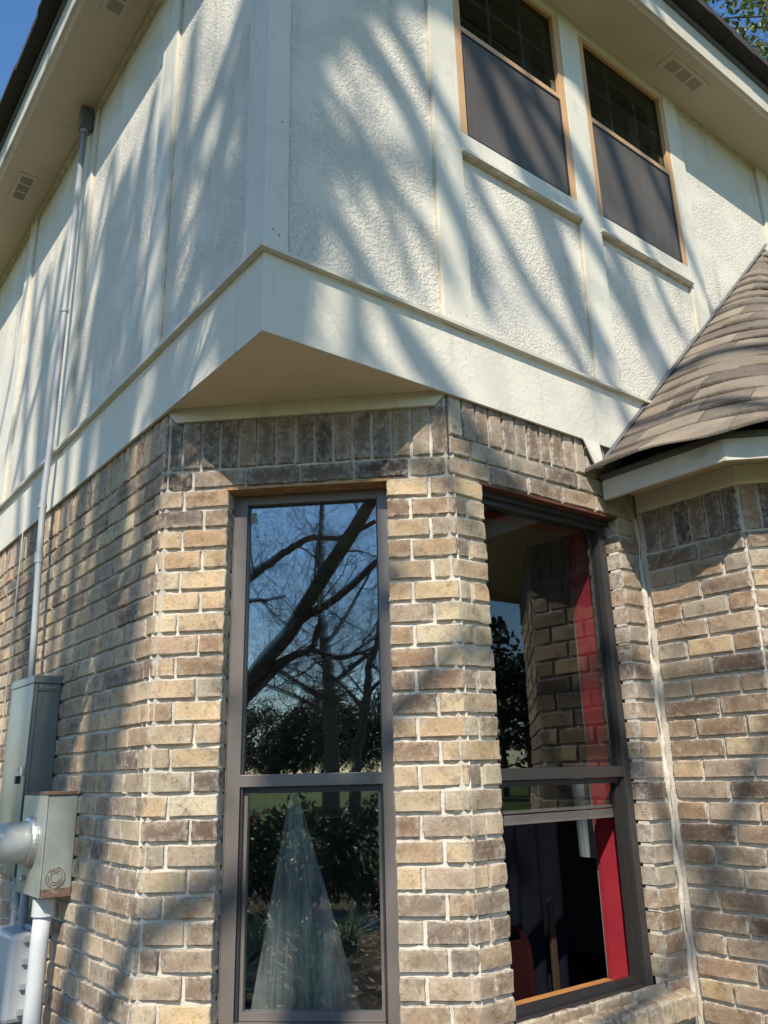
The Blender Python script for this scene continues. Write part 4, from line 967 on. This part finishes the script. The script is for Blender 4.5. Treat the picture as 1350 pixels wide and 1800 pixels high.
def bare_tree(loc, label, lines, seed, dens, lens, twr=.03, grp='leafless trees on the lawn'):
    r = random.Random(seed); T = empty('bare_tree', loc, label, 'tree', grp); wd, tg = MB(), MB()
    for (pts, r0, r1) in lines:
        q = limb(wd, pts, r0, r1, 10, r); grow((wd, tg), r, q, max(twr, r1), 0, 3, dens, lens, .32, zmin=1.0)
    wd.build('trunk', M_bark, T, smooth=True); tg.build('twigs', M_twig, T)
bare_tree((-13.2, -9.63, 0), 'slim straight leafless tree reflected right of centre in the corner window', [
  ([(-13.2, -9.63, -.05), (-13.21, -9.62, 1.69), (-13.21, -9.62, 3.55), (-13.25, -9.57, 4.6), (-13.29, -9.52, 5.12), (-13.33, -9.47, 6.14), (-13.3, -9.5, 9.5)], .21, .05),
  ([(-13.27, -9.54, 3.34), (-13.3, -8.95, 3.57), (-13.34, -8.32, 3.9), (-13.17, -7.78, 4.1)], .09, .03), ([(-13.28, -9.54, 3.01), (-13.37, -8.85, 3.32), (-13.45, -8.16, 3.54), (-13.39, -7.3, 3.7)], .07, .03),
  ([(-13.2, -9.6, 3.6), (-12.7, -10.4, 4.4), (-12.5, -11.2, 4.9)], .07, .03), ([(-13.25, -9.57, 4.6), (-12.9, -10.1, 5.6), (-12.7, -10.7, 6.8)], .06, .02)], 31, [9, 5, 4, 4], [2.0, 1.1, .6, .35])
bare_tree((-10.5, -8.2, 0), 'leaning leafless tree reflected at the right side of the corner window', [
  ([(-10.52, -8.19, -.05), (-10.5, -8.22, 1.67), (-10.42, -8.31, 2.37), (-10.3, -8.45, 3.24), (-10.27, -8.49, 3.77), (-10.15, -8.64, 4.31), (-9.9, -8.9, 6.5)], .13, .04),
  ([(-10.3, -8.45, 3.2), (-9.9, -8.9, 3.7), (-9.6, -9.3, 3.9)], .05, .02), ([(-10.35, -8.4, 2.9), (-10.6, -8.0, 3.4), (-10.9, -7.5, 3.9)], .05, .02)], 32, [8, 5, 4, 4], [1.7, .9, .5, .3])
bare_tree((-17.5, -9.2, 0), 'distant leafless tree reflected at the left side of the corner window', [
  ([(-17.5, -9.2, -.05), (-17.4, -9.3, 3), (-17.6, -9.1, 6), (-17.3, -9.4, 10)], .20, .05), ([(-17.5, -9.2, 3), (-17.3, -10.6, 4.4), (-17, -11.6, 5.2)], .09, .03), ([(-17.5, -9.2, 3.6), (-17.4, -7.8, 4.6), (-17, -6.6, 5.4)], .09, .03)], 33, [8, 5, 4, 3], [2.3, 1.2, .7, .4])

rm_ = random.Random(63)
CM = empty('crape_myrtle', (-3.5, .9, 0), 'small leafless multi-stem tree left of the house whose twigs shade the corner', 'tree')
wd, tg = MB(), MB()
for (p_, a_, c_) in (([(-3.5, .9, -.05), (-3.3, .7, 1.6), (-2.7, .2, 3.4), (-2.0, -.4, 4.6), (-1.45, -.95, 5.1), (-1.15, -1.2, 5.3)], .045, .008), ([(-3.5, .95, -.05), (-3.4, 1.2, 2), (-2.9, 1.2, 4), (-2.3, .8, 5.4)], .04, .008), ([(-3.55, .85, -.05), (-3.9, .6, 2.2), (-4.2, .2, 4.2)], .04, .008),
                     ([(-2.7, .2, 3.4), (-2.1, -.1, 4.3), (-1.6, -.5, 4.7), (-1.2, -.7, 4.85)], .02, .005)):
    q = limb(wd, p_, a_, c_, 8, rm_); grow((wd, tg), rm_, q, .03, 0, 2, [12, 7, 5], [.65, .4, .25], .25, zmin=2.5)
wd.build('trunk', M_bark, CM, smooth=True); tg.build('twigs', M_twig, CM)

# leafy oak in the front yard: crown over the roof at the upper right
ro = random.Random(41)
OK_ = empty('oak_tree', (9.6, -3.6, 0), 'leafy green oak whose branch tips show against the sky above the eave', 'tree')
wd, tg, lf = MB(), MB(), MB(); lf.usec = True; tips = []
tk = limb(wd, [(9.6, -3.6, -.05), (9.5, -3.5, 3), (9.3, -3.2, 5.5), (9.0, -2.6, 7.8), (8.6, -2.0, 9.8)], .30, .12, 12)
brs = [([(9.0, -2.7, 7.6), (8.0, -.6, 9.2), (7.0, .9, 9.9), (6.3, 1.4, 9.8), (5.9, 1.5, 9.5)], .02, .005), ([(9.1, -2.8, 7.4), (8.4, -1.3, 8.8), (7.6, .2, 9.6), (7.0, 1.1, 9.9), (6.5, 1.6, 10.1)], .03, .006), ([(9.2, -3.0, 6.6), (8.4, -1.2, 7.7), (7.5, .1, 8.6), (6.9, .7, 9.1), (6.5, 1.0, 9.25)], .025, .006),
       ([(9.0, -2.6, 7.8), (8.0, -1.0, 10.2), (6.9, .7, 11.2), (6.0, 1.8, 11.2)], .05, .01), ([(8.9, -2.5, 8.0), (7.5, -4.0, 9.5), (6.0, -5.0, 10.5), (4.8, -5.6, 10.8)], .10, .03),
       ([(9.2, -3.0, 6.2), (8.0, -4.6, 7.6), (6.4, -6.0, 8.6), (5.2, -6.8, 9.2)], .09, .03), ([(9.3, -3.2, 6), (10.6, -4.6, 8), (11.8, -5.6, 9.6)], .09, .03), ([(8.6, -2.0, 9.8), (9.2, -1.2, 11.6), (9.6, -.4, 13)], .08, .02)]
for (p_, a_, c_) in brs:
    q = limb(wd, p_, a_, c_, 8, ro); grow((wd, tg), ro, q, .03, 0, 2, [14, 6, 4], [.9, .5, .28], .34, tips=tips)
for (p, d) in tips:
    if ro.random() < .12: continue
    g_ = ro.uniform(.5, 1.3); yel = ro.uniform(.8, 1.5)
    for i in range(ro.randint(4, 9)):
        dd = (d+rv(ro)*.9).normalized(); sd = dd.cross(rv(ro)).normalized(); k_ = g_*ro.uniform(.7, 1.3)
        leafquad(lf, p-d*ro.uniform(0, .12), dd, sd, ro.uniform(.06, .11), ro.uniform(.028, .045), (k_*yel, k_, k_*.8, 1), .3)
wd.build('trunk', M_bark, OK_, smooth=True); tg.build('twigs', M_twig, OK_); lf.build('crown', M_leafoak, OK_)

# far tree line, golf-course style lawn between
def far_tree(seed, kind):
    r = random.Random(seed); T = bpy.data.objects.new('pine_tree' if kind == 'pine' else 'broadleaf_tree', None); COL.objects.link(T)
    wd, lf = MB(), MB(); lf.usec = True
    H = 15 if kind == 'pine' else 11
    wd.tube(wander(r, (0, 0, -.05), (0, 0, 1), H*.9, 8, .05), [.22-.02*i for i in range(9)], 8)
    for c_ in range(34 if kind != 'pine' else 30):
        if kind == 'pine': zc_ = r.uniform(.45, 1)*H; rad_ = 2.6*(1.15-zc_/H)+.5; sz = r.uniform(.5, 1.1)
        else: zc_ = r.uniform(.22, .98)*H; rad_ = 4.2*math.sin(math.pi*min(.95, zc_/H*.9+.08)); sz = r.uniform(.8, 1.7)
        a = r.uniform(0, 6.28); rr_ = rad_*math.sqrt(r.random()); cc = V((math.cos(a)*rr_, math.sin(a)*rr_, zc_))
        wd.tube([(0, 0, zc_*.8), cc*.5+V((0, 0, zc_*.45)), cc], [.07, .05, .02], 4, cap=False)
        g_ = r.uniform(.6, 1.4)
        for i in range(75):
            p = cc+V((r.gauss(0, .5), r.gauss(0, .5), r.gauss(0, .34)))*sz; dd = rv(r); sd = dd.cross(rv(r)).normalized(); k_ = g_*r.uniform(.7, 1.3)
            leafquad(lf, p, dd, sd, .42, .22, (k_*1.1, k_, k_*.8, 1), .2)
    a_ = wd.build('trunk', M_bark, T, smooth=True); b_ = lf.build('crown', M_leafev, T); return T
rf = random.Random(77); protos = [far_tree(1, 'pine'), far_tree(2, 'pine'), far_tree(3, 'broad'), far_tree(4, 'broad')]; used = [0]*4
LBL = ['tall pine in the far tree line reflected in the panes', 'tall pine in the far tree line reflected in the panes', 'dark leafy tree in the far tree line reflected in the panes', 'dark leafy tree in the far tree line reflected in the panes']
spots = []
for i in range(40):
    az = R_(224+i*.6+rf.uniform(-.4, .4)); spots.append((az, rf.uniform(105, 150), rf.choice((2, 3, 3, 2, 1)), rf.uniform(.8, 1.35)))
for i in range(8): az = R_((200, 206, 212, 218, 252, 258, 264, 270)[i]); spots.append((az, rf.uniform(50, 65), rf.choice((2, 3, 0)), rf.uniform(.5, .7)))
for i in range(14): az = R_(122+i*1.9+rf.uniform(-.6, .6)); spots.append((az, rf.uniform(38, 58), rf.choice((0, 1, 1, 0, 2)), rf.uniform(.6, .95)))
for (az, dist, k, s_) in spots:
    src = protos[k]
    if used[k] == 0: T = src
    else:
        T = src.copy(); COL.objects.link(T)
        for chd in list(src.children): q = chd.copy(); COL.objects.link(q); q.parent = T
    used[k] += 1
    T.location = (math.sin(az)*dist, math.cos(az)*dist, 0); T.rotation_euler = (0, 0, rf.uniform(0, 6.28)); T.scale = (s_, s_, s_*rf.uniform(.85, 1.1))
    tag(T, LBL[k], 'tree', 'pines of the far tree line' if k < 2 else 'leafy trees of the far tree line')

# shrubs along the lawn edge
def shrub(loc, rx, ry, h, seed, label, flowers=False, n=1500, grp='shrubs along the lawn edge'):
    n = 4200
    r = random.Random(seed); T = empty('shrub', loc, label, 'shrub', grp); lf, st_, fl = MB(), MB(), MB(); lf.usec = fl.usec = True; L0 = V(loc)
    for i in range(14):
        a = r.uniform(0, 6.28); st_.tube(wander(r, L0+V((math.cos(a)*.1, math.sin(a)*.1, 0)), (math.cos(a)*.5, math.sin(a)*.5, 1), h*.9, 5, .2), [.012, .011, .01, .008, .006, .004], 4, cap=False)
    for i in range(n):
        u_ = rv(r); q = r.uniform(.55, 1.0)*(1+.18*math.sin(u_.x*7+seed)*math.cos(u_.y*6)); p = L0+V((u_.x*rx*q, u_.y*ry*q, h*.52+u_.z*h*.5*q))
        dd = (u_+rv(r)*.8).normalized(); sd = dd.cross(rv(r)).normalized(); k_ = r.uniform(.5, 1.5)
        leafquad(lf, p, dd, sd, r.uniform(.05, .09), r.uniform(.03, .045), (k_, k_, k_*.9, 1), .3)
        if flowers and r.random() < .05: leafquad(fl, p+u_*.03, dd, sd, .05, .05, (1, 1, 1, 1), .5)
    st_.build('stems', M_bark, T); lf.build('foliage', M_leafsh, T)
    if flowers: fl.build('flowers', M_pink, T)
shr = [((-7.3, -2.1, 0), 'dark shrub at the left end of the reflected hedge', False), ((-6.9, -3.2, 0), 'dark shrub with a few pink blooms in the reflected hedge', True), ((-6.3, -4.1, 0), 'dark rounded shrub in the middle of the reflected hedge', False), ((-5.6, -4.9, 0), 'dark shrub right of centre in the reflected hedge', False), ((-4.8, -5.6, 0), 'dark shrub at the right end of the reflected hedge', False), ((-7.9, -1.0, 0), 'shrub beyond the left end of the reflected hedge', False)]
for i, (l, lab, f_) in enumerate(shr): shrub(l, .75, .75, 1.28, 50+i, lab, f_)
# strap-leaved clumps
def clump(loc, seed, label, n=130, L_=.5):
    r = random.Random(seed); lf = MB(); lf.usec = True
    for i in range(n):
        a = r.uniform(0, 6.28); lean = r.uniform(.15, 1.0); p = V(loc)+V((r.gauss(0, .04), r.gauss(0, .04), 0)); l_ = L_*r.uniform(.6, 1.2); k_ = r.uniform(.5, 2.0)
        d = V((math.cos(a)*lean, math.sin(a)*lean, 1)).normalized(); sd = V((-math.sin(a), math.cos(a), 0)); w = .006; prev = None; k0 = len(lf.v)
        for j in range(6):
            t = j/5; q = p+d*(l_*t)+V((math.cos(a), math.sin(a), 0))*(lean*.3*t*t*l_)-V((0, 0, 1))*(l_*.55*t*t*lean); ww = w*(1-t**3*.95)
            lf.vt(q-sd*ww, (k_, k_, k_, 1)); lf.vt(q+sd*ww, (k_, k_, k_, 1))
        for j in range(5): q = k0+2*j; lf.f.append([q, q+1, q+3, q+2])
    tag(lf.build('liriope_clump', M_leafli, None, origin=loc), label, 'plant', 'strap-leaved clumps in the bed')
cl = [(-3.9, -1.55), (-4.3, -2.2), (-3.6, -2.4), (-4.5, -1.2), (-3.2, -1.35), (-2.75, -.95), (-3.3, -.7), (-4.9, -2.9), (-2.4, -1.55), (-3.0, -1.95), (-4.0, -3.1), (-5.2, -1.8)]
near = ['nearest the house wall', 'beside the path edge', 'under the shrubs', 'in the open mulch']
for i, (x, y) in enumerate(cl): clump((x, y, .004), 90+i, 'pale striped strap-leaved clump growing in the reflected planting bed', L_=.42+.1*(i % 3))
# leaf litter
r = random.Random(5); lf = MB(); lf.usec = True
for i in range(5000):
    x, y = r.uniform(-8.5, -.6), r.uniform(-6.5, 1.5)
    dd = V((r.uniform(-1, 1), r.uniform(-1, 1), r.uniform(-.1, .4))).normalized(); sd = dd.cross(V((r.uniform(-.4, .4), r.uniform(-.4, .4), 1))).normalized(); k_ = r.uniform(.5, 1.9)
    leafquad(lf, (x, y, .012+r.uniform(0, .02)), dd, sd, r.uniform(.04, .09), r.uniform(.02, .04), (k_, k_*r.uniform(.8, 1), k_*.8, 1), .3)
tag(lf.build('leaf_litter', M_litter, None), 'scattered dry leaves over the mulch', 'leaves', kind='stuff')
